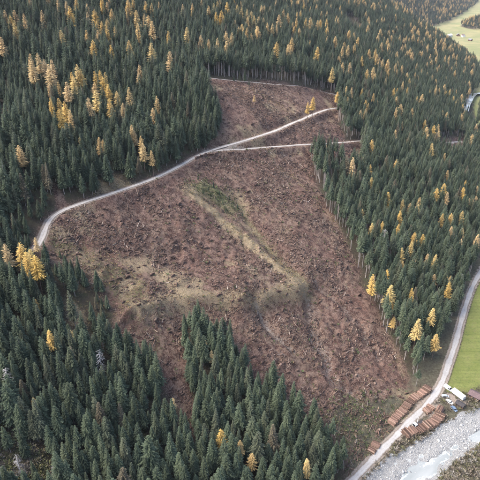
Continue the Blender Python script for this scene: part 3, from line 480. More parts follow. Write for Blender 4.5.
ORD = 'first second third fourth fifth sixth seventh eighth ninth tenth eleventh twelfth thirteenth fourteenth fifteenth sixteenth seventeenth eighteenth nineteenth twentieth twenty-first twenty-second twenty-third'.split()
ORD += ['twenty-' + o for o in ORD[3:9]] + ['thirtieth'] + ['thirty-' + o for o in ORD[:9]] + ['fortieth'] + ['forty-' + o for o in ORD[:9]]
def larch_tint(t):
    g = np.array((.62, .415, .115)); y = np.array((.60, .45, .17)); p = np.array((.57, .42, .235))
    c = (g * (1 - t) + p * t) if random.random() < .6 else (y * (1 - t) + p * t); return tuple(c * random.uniform(.85, 1.1))
cp, sp_ = math.cos(R(CAM_PITCH)), math.sin(R(CAM_PITCH))
def in_view(x, y, z):
    """position in the frame (0..1 across, 0..1 down) and depth"""
    dz = z - CAM_H; d = y * cp - dz * sp_; d = np.where(d > 1, d, 1e9); f = 515 / 480
    return .5 + f * x / d, .5 - f * (y * sp_ + dz * cp) / d, d
larches = []
for where, rows in LARCH_STANDS:
    for k, (x, y, h, t) in enumerate(rows):
        u, v, d = in_view(x, y, float(ground_at(x, y))); larches.append((h / float(d), where, k, x, y, h, t))
larches.sort(reverse=True); far_larch = larches[296:]; larches = larches[:296]
for _, where, k, x, y, h, t in sorted(larches, key=lambda r: (r[1], r[2])):
    look = 'golden yellow' if t < .25 else 'soft yellow' if t < .5 else 'tan yellow' if t < .75 else 'pale tan'
    tree('larch_tree', f'{look} larch {where}, {ORD[k]} from left', LARCH, (k + len(where)) % 4, x, y, h, 'autumn larches', larch_tint(t))
# where the spruces stand: a jittered stand over every forested slope in sight
def forest_points():
    P = []
    for (x0, x1, y0, y1, sp) in ((-420, 420, 95, 700, 4.35), (-900, 700, 700, 1300, 5.0), (-700, 1200, 1300, 2000, 5.8), (150, 1900, 2000, 3300, 8.0), (700, 2600, 3300, 4700, 12.)):
        gx = np.arange(x0, x1, sp); gy = np.arange(y0, y1, sp * .9); X, Y = np.meshgrid(gx, gy); X = X + (np.arange(len(gy)) % 2)[:, None] * sp / 2
        X = X + rng.uniform(-.42, .42, X.shape) * sp; Y = Y + rng.uniform(-.42, .42, Y.shape) * sp; P.append(np.stack([X.ravel(), Y.ravel()], 1))
    P = np.concatenate(P); x, y = P.T; z = ground_at(x, y); u, v, d = in_view(x, y, z); ut, vt, _ = in_view(x, y, z + 30)
    P = P[(u > -.12) & (u < 1.12) & (vt < 1.12) & (v > -.12) & (d < 1e8)]; x, y = P.T
    s, a = line_dist(x, y, VALLEY); wr = floor_width(a)
    keep = (s > 4 + 3 * vnoise(x, y, 20, 51)) | (-s > wr + 12)
    near = (x < 340) & (y < 760)
    def cut(m): keep[near] &= ~m
    xn, yn = x[near], y[near]; wob = 3 * vnoise(xn, yn, 11, 52)
    cut(poly_mask(xn, yn, CLEARING, 6) > .5 + .28 * wob / 3)
    for Pn, kp in ((ROADSIDE_GRASS, .14), (RED_BANK, .1), (LEFT_GLADE, .12), (RIGHT_GAP, .05)): cut(in_poly(xn, yn, Pn) & (rng.random(len(xn)) > kp))
    cut(in_poly(xn, yn, CORNER_GLADE) & (rng.random(len(xn)) < .9))
    for _, L, hw in ROADS: cut(np.abs(line_dist(xn, yn, L)[0]) < hw + (2.4 if hw < 2.05 else 3.0))
    keep &= ~in_poly(x, y, HIGH_GAP); keep &= ~(in_poly(x, y, RIVER_BEND) & (rng.random(len(x)) < .93))
    thin = (x < -62) & (y > 200) & (y < 285) & (x > -125); ed = np.zeros(len(x)); ed[near] = poly_mask(xn, yn, CLEARING, 26); keep &= ~(thin & (ed > .02) & (rng.random(len(x)) < .36))
    lx = np.array([(r[3], r[4]) for r in larches + far_larch])
    for px, py in lx:
        l_ = math.hypot(px, py); a_ = -((x - px) * px + (y - py) * py) / l_; b_ = ((x - px) * py - (y - py) * px) / l_
        keep &= ((a_ - 1.5) / 4.0) ** 2 + (b_ / 2.4) ** 2 > 1
    gap = vnoise(x, y, 31, 53) + .5 * vnoise(x, y, 12, 54); keep &= rng.random(len(x)) < np.where(gap > .75, .45, .93)
    edge = np.zeros(len(x)); edge[near] = poly_mask(xn, yn, CLEARING, 12) 
    return x[keep], y[keep], edge[keep]
fx, fy, fe = forest_points(); fz = ground_at(fx, fy)
hgt = np.where((fx + .25 * fy > 95) | (fy > 420), 19., 16.5) * (1 + .23 * rng.normal(size=len(fx)) + .10 * vnoise(fx, fy, 40, 55)); hgt = np.clip(hgt, 7, 26)
young = in_poly(fx, fy, YOUNG_STAND); hgt[young] *= .7
left_edge = (fx < -60) & (fy > 205) & (fy < 280) & (fe > .02); hgt[left_edge] *= .62
# the tall straight stands right of and above the clearing have bare boles; the lower left one is skirted nearly to the ground
bare = (fx + .25 * fy > 95) | (fy > 470); vi = np.where(bare & (rng.random(len(fx)) < .85), rng.integers(NF, 2 * NF, len(fx)), rng.integers(0, NF, len(fx)))
rim = bare & (fe > .02); vi = np.where(rim, rng.integers(NF + 3, 2 * NF, len(fx)), vi); hgt[rim] *= 1.15       # the stand's rim: long naked boles
U, Vv, D = in_view(fx, fy, fz + hgt * .7); size = np.where((U > .0) & (U < 1.) & (Vv > 0) & (Vv < 1.), hgt / D, 0)
order = np.argsort(-size); own = order[:296]; rest = order[296:]
def spruce_where(u, v):
    if u < .22: return 'at the lower left corner' if v > .84 else 'left of the brown ravine, low' if v > .70 else 'on the left edge under the road bend'
    if u < .40: return 'beside the brown ravine in the lower stand'
    if u < .60: return 'in the bottom stand below the big clearing'
    if u < .80: return 'at the right tip of the bottom stand'
    return 'between the clearing and the valley road'
def row_word(d): return 'frontmost' if d < 205 else 'near' if d < 222 else 'middle' if d < 240 else 'rear' if d < 258 else 'farthest'
counts = {}
info = []
for i in own: info.append((spruce_where(U[i], Vv[i]), row_word(D[i]), U[i], i))
info.sort()
for wh, rw, u, i in info:
    k = counts[(wh, rw)] = counts.get((wh, rw), 0) + 1
    n = sum(1 for q in info if q[0] == wh and q[1] == rw)
    side = 'left' if k <= n / 2 else 'right'; kk = k if side == 'left' else n - k + 1
    o_ = ORD[kk - 1] if kk <= len(ORD) else 'middle'
    tree('spruce_tree', f'dark spruce {wh}, {rw} row, {o_} from {side}', SPRUCE, int(vi[i]), float(fx[i]), float(fy[i]), float(hgt[i]), 'spruces nearest the camera')
# saplings in the grassy gully
yb = [(-30, 352), (-24, 346), (-20, 353), (-15, 349), (-27, 340), (-19, 342), (-12, 343), (-8, 350), (-5, 342), (-22, 336), (-33, 344), (-1, 347), (2, 340), (-10, 336)]
for k, (x, y) in enumerate(sorted(yb)):
    tree('young_spruce', f'small green spruce in the grassy gully of the clearing, {ORD[k]} from the left', SPRUCE, k % 5, x + random.uniform(-1, 1), y + random.uniform(-1, 1), random.uniform(3., 6.), 'young spruces in the gully')
ye = [('beside the highest track', [(-6, 527, 8), (0, 531, 10), (5, 533, 12), (9, 530, 7)]), ('on the upper clearing rim', [(-26, 432, 9), (-22, 428, 13)]),
      ('below the branch road', [(80, 456, 17), (84, 449, 15), (92, 452, 18)]), ('under the left road bend', [(-104, 236, 9), (-98, 244, 6)])]
for wh, rows in ye:
    for k, (x, y, h) in enumerate(rows): tree('short_spruce', f'short dark spruce standing apart {wh}, {ORD[k]} from left', SPRUCE, k % 5, x, y, h, 'spruces standing apart')
# the rest of the forest, one mass
def scatter_group(name, sources, mats=None):
    ng = bpy.data.node_groups.new(name, 'GeometryNodeTree'); ng.interface.new_socket('Geometry', in_out='INPUT', socket_type='NodeSocketGeometry'); ng.interface.new_socket('Geometry', in_out='OUTPUT', socket_type='NodeSocketGeometry')
    N = ng.nodes; gi = N.new('NodeGroupInput'); go = N.new('NodeGroupOutput'); jo = N.new('GeometryNodeJoinGeometry'); lk = ng.links.new
    def named(nm, typ): a = N.new('GeometryNodeInputNamedAttribute'); a.data_type = typ; a.inputs[0].default_value = nm; return a.outputs[0]
    vi_, sc_, ro_ = named('variant', 'INT'), named('size', 'FLOAT_VECTOR'), named('turn', 'FLOAT_VECTOR')
    for i, parts in enumerate(sources):
        j = N.new('GeometryNodeJoinGeometry')
        for p in parts:
            oi = N.new('GeometryNodeObjectInfo'); oi.transform_space = 'ORIGINAL'; oi.inputs[0].default_value = p; oi.inputs['As Instance'].default_value = False; lk(oi.outputs['Geometry'], j.inputs[0])
        cm = N.new('FunctionNodeCompare'); cm.data_type = 'INT'; cm.operation = 'EQUAL'; ins = [s for s in cm.inputs if s.type == 'INT']; lk(vi_, ins[0]); ins[1].default_value = i
        ip = N.new('GeometryNodeInstanceOnPoints'); lk(gi.outputs[0], ip.inputs['Points']); lk(cm.outputs[0], ip.inputs['Selection']); lk(j.outputs[0], ip.inputs['Instance'])
        e2r = N.new('FunctionNodeEulerToRotation'); lk(ro_, e2r.inputs[0]); lk(e2r.outputs[0], ip.inputs['Rotation']); lk(sc_, ip.inputs['Scale']); lk(ip.outputs[0], jo.inputs[0])
    lk(jo.outputs[0], go.inputs[0]); return ng
def source_parts(prefix, kinds):
    out = []
    for cr, tr in kinds:
        c = next((o for o in C.objects if o.data is cr), None); t = next((o for o in C.objects if o.data is tr), None); out.append((c, t) if c and t else None)
    return out
def mass(name, label, cat, x, y, z, h, var, kinds, href=26.):
    src = source_parts(name, kinds); ok = [i for i, s in enumerate(src) if s]; var = np.array([v if v in ok else ok[int(v) % len(ok)] for v in var]); remap = {v: k for k, v in enumerate(ok)}
    var = np.array([remap[v] for v in var]); n = len(x); s = h / href; wd = s ** .85 * rng.uniform(.8, 1.2, n)
    me = mesh(name, np.stack([x, y, z - .1], 1), [], (), {'variant': ('INT', var.astype(np.int32)), 'size': ('FLOAT_VECTOR', np.stack([wd, wd, s], 1).astype(np.float32)),
        'turn': ('FLOAT_VECTOR', np.stack([rng.normal(0, .015, n), rng.normal(0, .015, n), rng.uniform(0, 6.28, n)], 1).astype(np.float32))})
    o = obj(name, me, label=label, category=cat, kind='stuff'); md = o.modifiers.new('scatter', 'NODES'); md.node_group = scatter_group(name, [src[i] for i in ok]); return o
mass('spruce_forest', 'dense dark green spruce forest covering the slopes around the clearing', 'forest', fx[rest], fy[rest], fz[rest], hgt[rest], vi[rest], SPRUCE)
# larch crowns far up the valley, too small to pick apart
q = len(far_larch); ux, uy = fx[rest], fy[rest]; sel = (rng.random(len(ux)) < np.where(D[rest] > 1800, .09, np.where(D[rest] > 1000, .025, .010) * (1 + 1.2 * vnoise(ux, uy, 45, 57)))) & (D[rest] > 560) & (ux > -60)
lx = np.concatenate([[r[3] for r in far_larch], ux[sel] + 2.5]); ly = np.concatenate([[r[4] for r in far_larch], uy[sel] + 2]); lh = np.concatenate([[r[5] for r in far_larch], rng.uniform(22, 29, sel.sum())])
lm = mass('distant_larches', 'pale autumn larches scattered over the far spur and valley sides', 'forest', lx, ly, ground_at(lx, ly), lh, rng.integers(0, 4, len(lx)), LARCH); lm.color = (.60, .43, .20, 1)
print('TREES', len(fx), 'larch far', len(lx))
# bleached dead trees
def dead_mesh(seed):
    g = random.Random(seed); m = MB(); m.cyl((0, 0, -1), (0, 0, 9), .2, .12, 6); m.cyl((0, 0, 9), (.3, .1, 15), .12, .03, 6); b = MB()
    for k in range(60):
        z = g.uniform(3.5, 14.5); a = g.uniform(0, 6.28); l = (15.5 - z) * .22 + g.uniform(.4, 1.1); e = (l * math.cos(a), l * math.sin(a), z + g.uniform(-.35, .3) * l); b.cyl((0, 0, z), e, .05, .015, 3)
        for q in range(3):
            f = g.uniform(.4, .95); a2 = a + g.choice((-.8, .8)); st = (e[0] * f, e[1] * f, z + (e[2] - z) * f); b.cyl(st, (st[0] + .6 * math.cos(a2), st[1] + .6 * math.sin(a2), st[2] - .25), .03, .012, 3)
    return m.mesh('trunk', [DEAD_BARK]), b.mesh('branches', [DEAD_BARK])
DM = [dead_mesh(5), dead_mesh(6)]
dl = ['bleached bare tree among the right-hand spruces', 'silvery bare tree at the bottom left corner glade', 'silvery bare tree right of the bottom left glade', 'silvery bare tree cut by the bottom left frame edge', 'grey bare tree on the left edge among spruces', 'thin grey bare tree at the edge of the left stand', 'grey bare tree near the road in the right-hand forest']
for k, (x, y) in enumerate(DEAD):
    o = thing('dead_tree', dl[k], 'tree', (x, y, float(ground_at(x, y))), k * 1.3, 'dead bare trees', (1.35, .9, .9, .9, 1.2, 1.1, 1.2)[k]); obj('trunk', DM[k % 2][0], o); obj('branches', DM[k % 2][1], o)
# ---------------------------------------------------------------- the windthrow: root plates and stumps, slash, brush
ROOT = None
def root_material():
    k = Nodes('torn_roots_and_soil'); n = k.noise(1.6, 5, .7, k.coord()); r = k.n('ShaderNodeObjectInfo').outputs['Random']
    c = k.mix(k.remap(n, .35, .65), (.078, .05, .039), (.165, .112, .088)); k.bump(n, .8, .25); return k.out(k.scale(c, k.remap(r, 0, 1, .7, 1.35)), .95)
ROOT = root_material(); CUT = plain('fresh_cut_wood', (.46, .33, .22), .8, .25, 6.)
def stump_meshes(seed):
    g = random.Random(seed); n = 14; V = []; F = []
    # ragged plate of roots and earth, standing on edge; faces -y (downhill), overhanging a little
    rings = [(.0, .25), (.5, .32), (.85, .22), (1., .02)]
    rad = [g.uniform(.75, 1.25) for _ in range(n)]
    for side in (-1, 1):
        for ri, (rr, th) in enumerate(rings[:-1] if side > 0 else rings):
            for k in range(n):
                a = k * 6.283 / n; r = rr * rad[k] * 1.55 * g.uniform(.92, 1.08); V.append((r * math.cos(a) * 1.35, side * th * g.uniform(.6, 1.5) - .1, r * math.sin(a) * .72 + .55))
    R0 = lambda ri, k: ri * n + k % n
    R1 = lambda ri, k: 4 * n + ri * n + k % n
    for k in range(n):
        for ri in range(3): F.append((R0(ri, k), R0(ri, k + 1), R0(ri + 1, k + 1), R0(ri + 1, k)))
        for ri in range(2): F.append((R1(ri, k), R1(ri + 1, k), R1(ri + 1, k + 1), R1(ri, k + 1)))
        F.append((R1(2, k), R0(3, k), R0(3, k + 1), R1(2, k + 1)))
    F += [tuple(R0(0, k) for k in range(n - 1, -1, -1)), tuple(R1(0, k) for k in range(n))]
    m = MB()
    for _ in range(9):
        a = g.uniform(0, 6.28); r = g.uniform(.9, 1.5); s = Vector((r * 1.3 * math.cos(a), g.uniform(-.3, .2), r * .7 * math.sin(a) + .55)); e = s + Vector((math.cos(a) * g.uniform(.3, 1.), g.uniform(-.5, .3), math.sin(a) * g.uniform(.2, .6))); m.cyl(s, e, .07, .02, 4)
    m.add(V, F); t = MB(); l = g.uniform(.7, 1.7); t.cyl((0, .15, .6), (g.uniform(-.2, .2), .15 + l, .75), .30, .24, 8, 0, 1)
    return m.mesh('root_plate', [ROOT]), t.mesh('stump_trunk', [STUMP_BARK, CUT])
SM = [stump_meshes(40 + i) for i in range(6)]
pts = []; gr = random.Random(3)
allroads = [L for _, L, _ in ROADS]
def free(x, y, tracks=True):
    if not in_poly(x, y, CLEARING): return False
    for _, L, hw in ROADS:
        if abs(float(line_dist(x, y, L)[0])) < hw + 1.8: return False
    if tracks and (in_poly(x, y, GULLY) or in_poly(x, y, BRUSH_FOOT)): return False
    return True
while len(pts) < 285:
    x, y = gr.uniform(-110, 125), gr.uniform(170, 545)
    u, v, d = in_view(x, y, 60.)
    if gr.random() > .25 + .75 * float(smooth(480, 300, y)) or float(vnoise(x, y, 30, 61)) < -.35: continue
    if free(x, y) and all((x - a) ** 2 + (y - b) ** 2 > 18 for a, b in pts): pts.append((x, y))
def stump_where(x, y):
    if (x, y) in FORK: return 'heaped at the gravel road fork'
    if float(line_dist(x, y, ROADS[0][1])[0]) > 0 and y > 400: return 'in the small upper clearing'
    g = float(line_dist(x, y, TRACK_RUST + [(95, 235)])[0])
    if y > 385: return 'just below the gravel road fork'
    if x < -55: return 'on the left slope under the gravel road'
    if g < 0 and x < 12: return 'on the brown slope left of the grassy gully' if y > 265 else 'above the bottom spruce stand'
    if y < 255: return 'on the bare foot of the slope'
    return 'on the brown slope right of the grassy gully'
zones = {}
FORK = [(-30, 380.5), (-27, 383), (-23.5, 385.5), (-33, 377), (-19, 388)]
pts += FORK
for x, y in pts: zones.setdefault(stump_where(x, y), []).append((x, y))
k = 0
for wh, zp in zones.items():
    zp.sort(key=lambda p: -p[1]); third = -(-len(zp) // 3)
    for b in range(3):
        row = sorted(zp[b * third:(b + 1) * third], key=lambda p: float(in_view(p[0], p[1], float(ground_at(*p)))[0]))
        for i, (x, y) in enumerate(row):
            k += 1; z = float(ground_at(x, y)); o = thing('uprooted_stump', f'uprooted stump {wh}, {("upper", "middle", "lower")[b]} third, {ORD[i]} from left', 'tree stump', (x, y, z - .25), gr.gauss(.60, .5), 'uprooted stumps on the clearing', gr.uniform(.5, 1.15) * (2.4 if 'heaped' in wh else 1))
            o.rotation_euler.x = gr.uniform(-.1, .55); pl_, tr_ = SM[k % 6]; obj('root_plate', pl_, o); obj('stump_trunk', tr_, o)
# slash: broken boughs, lengths of log, chips, in one tangled mass
def tint_material(name, rough=.9, sc=1.5):
    k = Nodes(name); n = k.noise(sc, 4); return k.out(k.scale(k.attr('tint').outputs['Color'], k.remap(n, .3, .7, .8, 1.2)), rough)
def sample_clear(n, seed, weight=None, roads_clear=1.0):
    r = np.random.default_rng(seed); out = []; tot = 0
    while tot < n:
        x = r.uniform(-115, 130, 40000); y = r.uniform(168, 640, 40000); k = in_poly(x, y, CLEARING)
        x, y = x[k], y[k]; k = np.ones(len(x), bool)
        for _, L, hw in ROADS: k &= np.abs(line_dist(x, y, L)[0]) > hw + roads_clear
        x, y = x[k], y[k]
        if weight is not None: k = r.random(len(x)) < weight(x, y); x, y = x[k], y[k]
        out.append(np.stack([x, y], 1)); tot += len(x)
    return np.concatenate(out)[:n]
def sticks(P, z, yaw, ln, rad, pitch, tint, name, **props):
    n = len(P); k3 = np.arange(3) * 2.0944; dx = np.stack([np.cos(yaw) * np.cos(pitch), np.sin(yaw) * np.cos(pitch), np.sin(pitch)], 1)
    s = np.stack([-np.sin(yaw), np.cos(yaw), np.zeros(n)], 1); t = np.cross(dx, s); c = np.column_stack([P, z]); V = np.zeros((n, 6, 3)); 
    for e, sg in ((0, -.5), (1, .5)):
        rr = rad * (1 if e == 0 else .6)
        for j in range(3): V[:, e * 3 + j] = c + dx * (ln * sg)[:, None] + (s * math.cos(k3[j]) + t * math.sin(k3[j])) * rr[:, None]
    b = (np.arange(n) * 6)[:, None]; F4 = np.concatenate([b + np.array([[j, (j + 1) % 3, 3 + (j + 1) % 3, 3 + j]]) for j in range(3)]); 
    col = np.repeat(np.column_stack([tint, np.ones(n)]), 6, 0).astype(np.float32)
    return obj(name, mesh(name, V.reshape(-1, 3), F4, [SLASH], {'tint': ('FLOAT_COLOR', col)}), kind='stuff', **props)
SLASH = tint_material('slash_wood')
pal = np.array([(.098, .062, .047), (.155, .103, .078), (.20, .142, .108), (.125, .084, .066), (.32, .24, .18), (.44, .37, .31), (.066, .047, .038)]); pw = [.22, .24, .2, .12, .12, .07, .03]
wt = lambda x, y: np.clip(.35 + .9 * vnoise(x, y, 8, 71) + .7 * vnoise(x, y, 21, 72), .02, 1) * np.where(in_poly(x, y, GULLY), .15, 1)
n = 36000; P = sample_clear(n, 5, wt); r = np.random.default_rng(9); big = r.random(n) < .10
ln = np.where(big, r.uniform(2.5, 6., n), r.uniform(.5, 2.4, n)); rad = np.where(big, r.uniform(.10, .22, n), r.uniform(.03, .08, n))
yaw = np.where(r.random(n) < .45, r.normal(.96, .45, n), r.uniform(0, 6.28, n)); pit = r.normal(0, .2, n)
gz = ground_at(P[:, 0], P[:, 1]); e = .4 * ln; dz = ground_at(P[:, 0] + np.cos(yaw) * e, P[:, 1] + np.sin(yaw) * e) - ground_at(P[:, 0] - np.cos(yaw) * e, P[:, 1] - np.sin(yaw) * e); pit = pit + np.arctan2(dz, 2 * e)
sticks(P, gz + rad * .8 + r.uniform(0, .35, n), yaw, ln, rad, pit, pal[r.choice(7, n, p=pw)] * r.uniform(.75, 1.3, (n, 1)), 'slash_debris', label='tangle of broken boughs and log ends strewn over the brown clearing', category='debris')
def lumps(P, z, sx, sy, sz, yaw, tint, name, mat, seed, **props):
    """ragged low heaps"""
    r = np.random.default_rng(seed); bmm = bmesh.new(); bmesh.ops.create_icosphere(bmm, subdivisions=1, radius=1); bv = np.array([v.co[:] for v in bmm.verts]); bf = np.array([[v.index for v in f.verts] for f in bmm.faces]); bmm.free()
    n = len(P); V = bv[None] * r.uniform(.4, 1.5, (n, len(bv), 1)) * np.stack([sx, sy, sz], 1)[:, None, :]; c, s = np.cos(yaw)[:, None], np.sin(yaw)[:, None]
    V = np.stack([V[..., 0] * c - V[..., 1] * s + P[:, :1], V[..., 0] * s + V[..., 1] * c + P[:, 1:2], V[..., 2] + z[:, None]], -1)
    F = (bf[None] + (np.arange(n) * len(bv))[:, None, None]).reshape(-1, 3); col = np.repeat(np.column_stack([tint, np.ones(n)]), len(bv), 0) ; col[:, :3] *= r.uniform(.75, 1.25, (len(col), 1))
    return obj(name, mesh(name, V.reshape(-1, 3), F, [mat], {'tint': ('FLOAT_COLOR', col.astype(np.float32))}), kind='stuff', **props)
n = 11000; P = sample_clear(n, 6, wt, 1.5); r = np.random.default_rng(10); s = r.uniform(.18, .5, n) + .7 * r.random(n) ** 6
lumps(P, ground_at(P[:, 0], P[:, 1]) + s * .12, s * 1.5, s * .8, s * .6, r.normal(.96, .5, n), pal[r.choice(7, n, p=[.36, .28, .08, .16, .0, .0, .12])] * r.uniform(.6, 1.3, (n, 1)), 'brush_heaps', tint_material('brush_heap', .95, 3.), 11, label='low heaps of bark, needles and brush littering the clearing', category='debris')
# scrub: dry tussocks, leafless bushes and brambles
def shrubs(P, size, tint, name, seed, blades=16, **props):
    r = np.random.default_rng(seed); n = len(P); z = ground_at(P[:, 0], P[:, 1]); az = r.uniform(0, 6.28, (n, blades)); el = r.uniform(.25, 1.5, (n, blades)); l = size[:, None] * r.uniform(.5, 1.15, (n, blades)); off = r.uniform(0, .45, (n, blades)) * size[:, None]
    w_ = size[:, None] * r.uniform(.07, .16, (n, blades)); dx, dy, dz = np.cos(az) * np.cos(el), np.sin(az) * np.cos(el), np.sin(el); bx = P[:, :1] + np.cos(az) * off; by = P[:, 1:2] + np.sin(az) * off; bz = z[:, None] - .05
    sx, sy = -np.sin(az) * w_, np.cos(az) * w_; V = np.stack([np.stack([bx - sx * .4, by - sy * .4, bz + 0 * bx], -1), np.stack([bx + dx * l * .6 + sx, by + dy * l * .6 + sy, bz + dz * l * .7], -1), np.stack([bx + dx * l, by + dy * l, bz + dz * l * .92], -1), np.stack([bx + dx * l * .55 - sx, by + dy * l * .55 - sy, bz + dz * l * .62], -1)], 2)
    F = np.arange(n * blades * 4).reshape(-1, 4); col = np.repeat(np.column_stack([tint, np.ones(n)]), blades * 4, 0); col[:, :3] *= np.repeat(r.uniform(.7, 1.35, (n * blades, 1)), 4, 0)
    return obj(name, mesh(name, V.reshape(-1, 3), F, [SCRUB], {'tint': ('FLOAT_COLOR', col.astype(np.float32))}), kind='stuff', **props)
SCRUB = tint_material('scrub', .9)
def keep_in(n, seed, box, test):
    r = np.random.default_rng(seed); out = []; tot = 0
    while tot < n:
        x = r.uniform(box[0], box[1], 20000); y = r.uniform(box[2], box[3], 20000); k = r.random(20000) < test(x, y)
        for _, L, hw in ROADS: k &= np.abs(line_dist(x, y, L)[0]) > hw + .6
        out.append(np.stack([x[k], y[k]], 1)); tot += k.sum()
    return np.concatenate(out)[:n]
n = 3800; P = keep_in(n, 21, (-120, 125, 165, 640), lambda x, y: np.maximum.reduce([np.exp(-(line_dist(x, y, catmull(Ln, 4))[0] / wd) ** 2) * k for Ln, wd, k in ((TRACK_GULLY, 5, 1), (TRACK_MID, 4, .9), (TRACK_RUST, 4, .6), (TRACK_TOP, 7, .7), (TRACK_EDGE, 3, .6))] + [poly_mask(x, y, ROADSIDE_GRASS, 3) * .8, poly_mask(x, y, LEFT_GLADE, 3) * .8, .5 * (np.hypot(x + 85, y - 240) < 32), .05 * in_poly(x, y, CLEARING)]))
r = np.random.default_rng(22); dry = np.array([(.30, .23, .12), (.24, .20, .09), (.34, .27, .16), (.20, .16, .08), (.26, .16, .08)])
shrubs(P, r.uniform(.35, .9, n), dry[r.integers(0, 5, n)], 'dry_grass_tussocks', 23, 12, label='tufts of straw coloured grass along gully and old skid tracks', category='grass')
n = 1500; P = keep_in(n, 24, (-60, 125, 168, 420), lambda x, y: np.maximum.reduce([poly_mask(x, y, BRUSH_FOOT, 9) * .8, poly_mask(x, y, GULLY_GREEN, 7) * .5, .35 * np.exp(-(line_dist(x, y, ROADS[1][1])[0] / 5) ** 2) * in_poly(x, y, CLEARING), .04 * in_poly(x, y, CLEARING)]))
grn = np.array([(.085, .105, .045), (.12, .12, .06), (.14, .12, .075), (.10, .13, .055), (.15, .13, .10)])
shrubs(P, np.random.default_rng(25).uniform(.5, 1.5, n), grn[r.integers(0, 5, n)], 'green_scrub', 26, 18, label='green bramble and raspberry scrub on the slope foot and gully head', category='scrub')
def bank_w(x, y):
    b, s, a = bank_dist(x, y); d = line_dist(x, y, ROADS[3][1])[0]; m = (b > -.5) * (b < 16) * ((d < -2.5) | (s < 0)); m = m * (1 - np.exp(-((x - 112) ** 2 + (y - 218) ** 2) / 130)) * (1 - np.exp(-((x - 132) ** 2 + (y - 231) ** 2) / 110)); return m * (y + .42 * (x - 140) < 238) * .8
P = keep_in(1300, 27, (20, 190, 120, 260), bank_w); br = np.array([(.15, .125, .095), (.19, .165, .12), (.12, .115, .06), (.22, .20, .17), (.13, .11, .085)])
shrubs(P, np.random.default_rng(28).uniform(.7, 2.2, len(P)), br[r.integers(0, 5, len(P))], 'riverside_bushes', 29, 26, label='grey leafless bushes on the banks between road and river', category='bushes')
P = keep_in(420, 31, (-110, -55, 122, 165), lambda x, y: poly_mask(x, y, CORNER_GLADE, 5)); shrubs(P, np.random.default_rng(32).uniform(.6, 2.2, 420), np.array([(.22, .19, .15), (.20, .20, .09), (.26, .22, .12), (.17, .15, .12), (.12, .14, .06)])[r.integers(0, 5, 420)], 'corner_bushes', 33, 24, label='grey and yellowing bushes in the glade at the lower left corner', category='bushes')
# river stones
def bed_w(x, y): b, s, a = bank_dist(x, y); return (b < .5) * (.5 + .5 * vnoise(s, a / 3.2, 4.5, 21))
r = np.random.default_rng(41); n = 9000; P = []; tot = 0
while tot < n:
    x = r.uniform(10, 230, 40000); y = r.uniform(110, 330, 40000); k = r.random(40000) < bed_w(x, y); P.append(np.stack([x[k], y[k]], 1)); tot += k.sum()
P = np.concatenate(P)[:n]; s = r.uniform(.1, .3, n) + .7 * r.random(n) ** 16; g = r.uniform(.24, .46, n)
STONE = tint_material('river_stone', .85, 2.)
lumps(P, ground_at(P[:, 0], P[:, 1]) + s * .2, s * 1.1, s * .9, s * .65, r.uniform(0, 6.28, n), np.stack([g, g, g * .97], 1), 'river_stones', STONE, 42, label='pale grey boulders and cobbles filling the stony river bed', category='stones')
# ---------------------------------------------------------------- timber stacks by the valley road
LOGBARK = tint_material('log_bark', .9, 2.)
LOGEND = plain('log_end', (.42, .29, .19), .8, .3, 5.)
def log_pile(line, name, label, length, top, seed, slope_side):
    g = random.Random(seed); L = resample(catmull(line, 6), .5); n = len(L); mid = L[n // 2]; z0 = float(ground_at(*mid)); o = thing(name, label, 'log pile', (mid[0], mid[1], z0), 0, 'timber stacks along the valley road')
    T = np.gradient(L, axis=0); T /= np.linalg.norm(T, axis=1)[:, None]; step = 9; i = 0
    while i < n - 4:
        j = min(i + step + g.randint(-2, 3), n - 1); V = []; F = []; col = []; mi = []; hmax = top * g.uniform(.6, 1.2); tone = g.uniform(.6, 1.25); ln0 = length * g.uniform(.9, 1.08); turn = g.uniform(-.12, .12); wseg = (j - i) * .5; ci = (i + j) // 2; t = T[ci]; nr = np.array((-t[1], t[0])); ca, sa = math.cos(turn), math.sin(turn); t, nr = t * ca + nr * sa, nr * ca - t * sa
        zz = 0; row = 0
        while zz < hmax:
            inset = zz * .22; a = -wseg / 2 + inset
            while a < wseg / 2 - inset:
                rd = g.uniform(.10, .25); c2 = L[ci] + t * (a + rd); ln = ln0 * g.uniform(.85, 1.1); sh = g.uniform(-.4, .4); b = len(V); zc = zz + rd + g.uniform(-.04, .04); tl = g.uniform(-.06, .06)
                tt = np.array((.165, .105, .080)) * tone * g.uniform(.4, 1.6) if g.random() < .85 else np.array((.28, .20, .15)) * g.uniform(.8, 1.1)
                for e in (-.5, .5):
                    q = c2 + nr * (ln * e + sh) + t * (tl * e)
                    for k in range(7): an = k * 6.283 / 7; V.append((q[0] - mid[0] + t[0] * rd * math.cos(an), q[1] - mid[1] + t[1] * rd * math.cos(an), float(ground_at(*c2)) - z0 + zc + rd * math.sin(an))); col.append((*tt, 1))
                F += [(b + k, b + (k + 1) % 7, b + 7 + (k + 1) % 7, b + 7 + k) for k in range(7)]; mi += [0] * 7; F += [tuple(b + k for k in range(6, -1, -1)), tuple(b + 7 + k for k in range(7))]; mi += [1, 1]
                a += rd * 2.02
            zz += .31; row += 1
        obj('log_stack', mesh('log_stack', V, F, [LOGBARK, LOGEND], {'tint': ('FLOAT_COLOR', np.array(col, np.float32))}, mi=mi), o, kind='stuff'); i = j + g.choice((0, 1, 1))
    return o
log_pile(PILE_UPSLOPE, 'log_pile', 'long curved pile of reddish logs on the uphill side of the valley road', 4.6, 2.6, 1, 1)
log_pile(PILE_SMALL, 'log_pile', 'small separate pile of reddish logs lowest on the uphill roadside', 4.2, 2.2, 2, 1)
log_pile(PILE_RIVER, 'log_pile', 'broad curving pile of reddish logs between valley road and river', 5.2, 2.6, 3, -1)
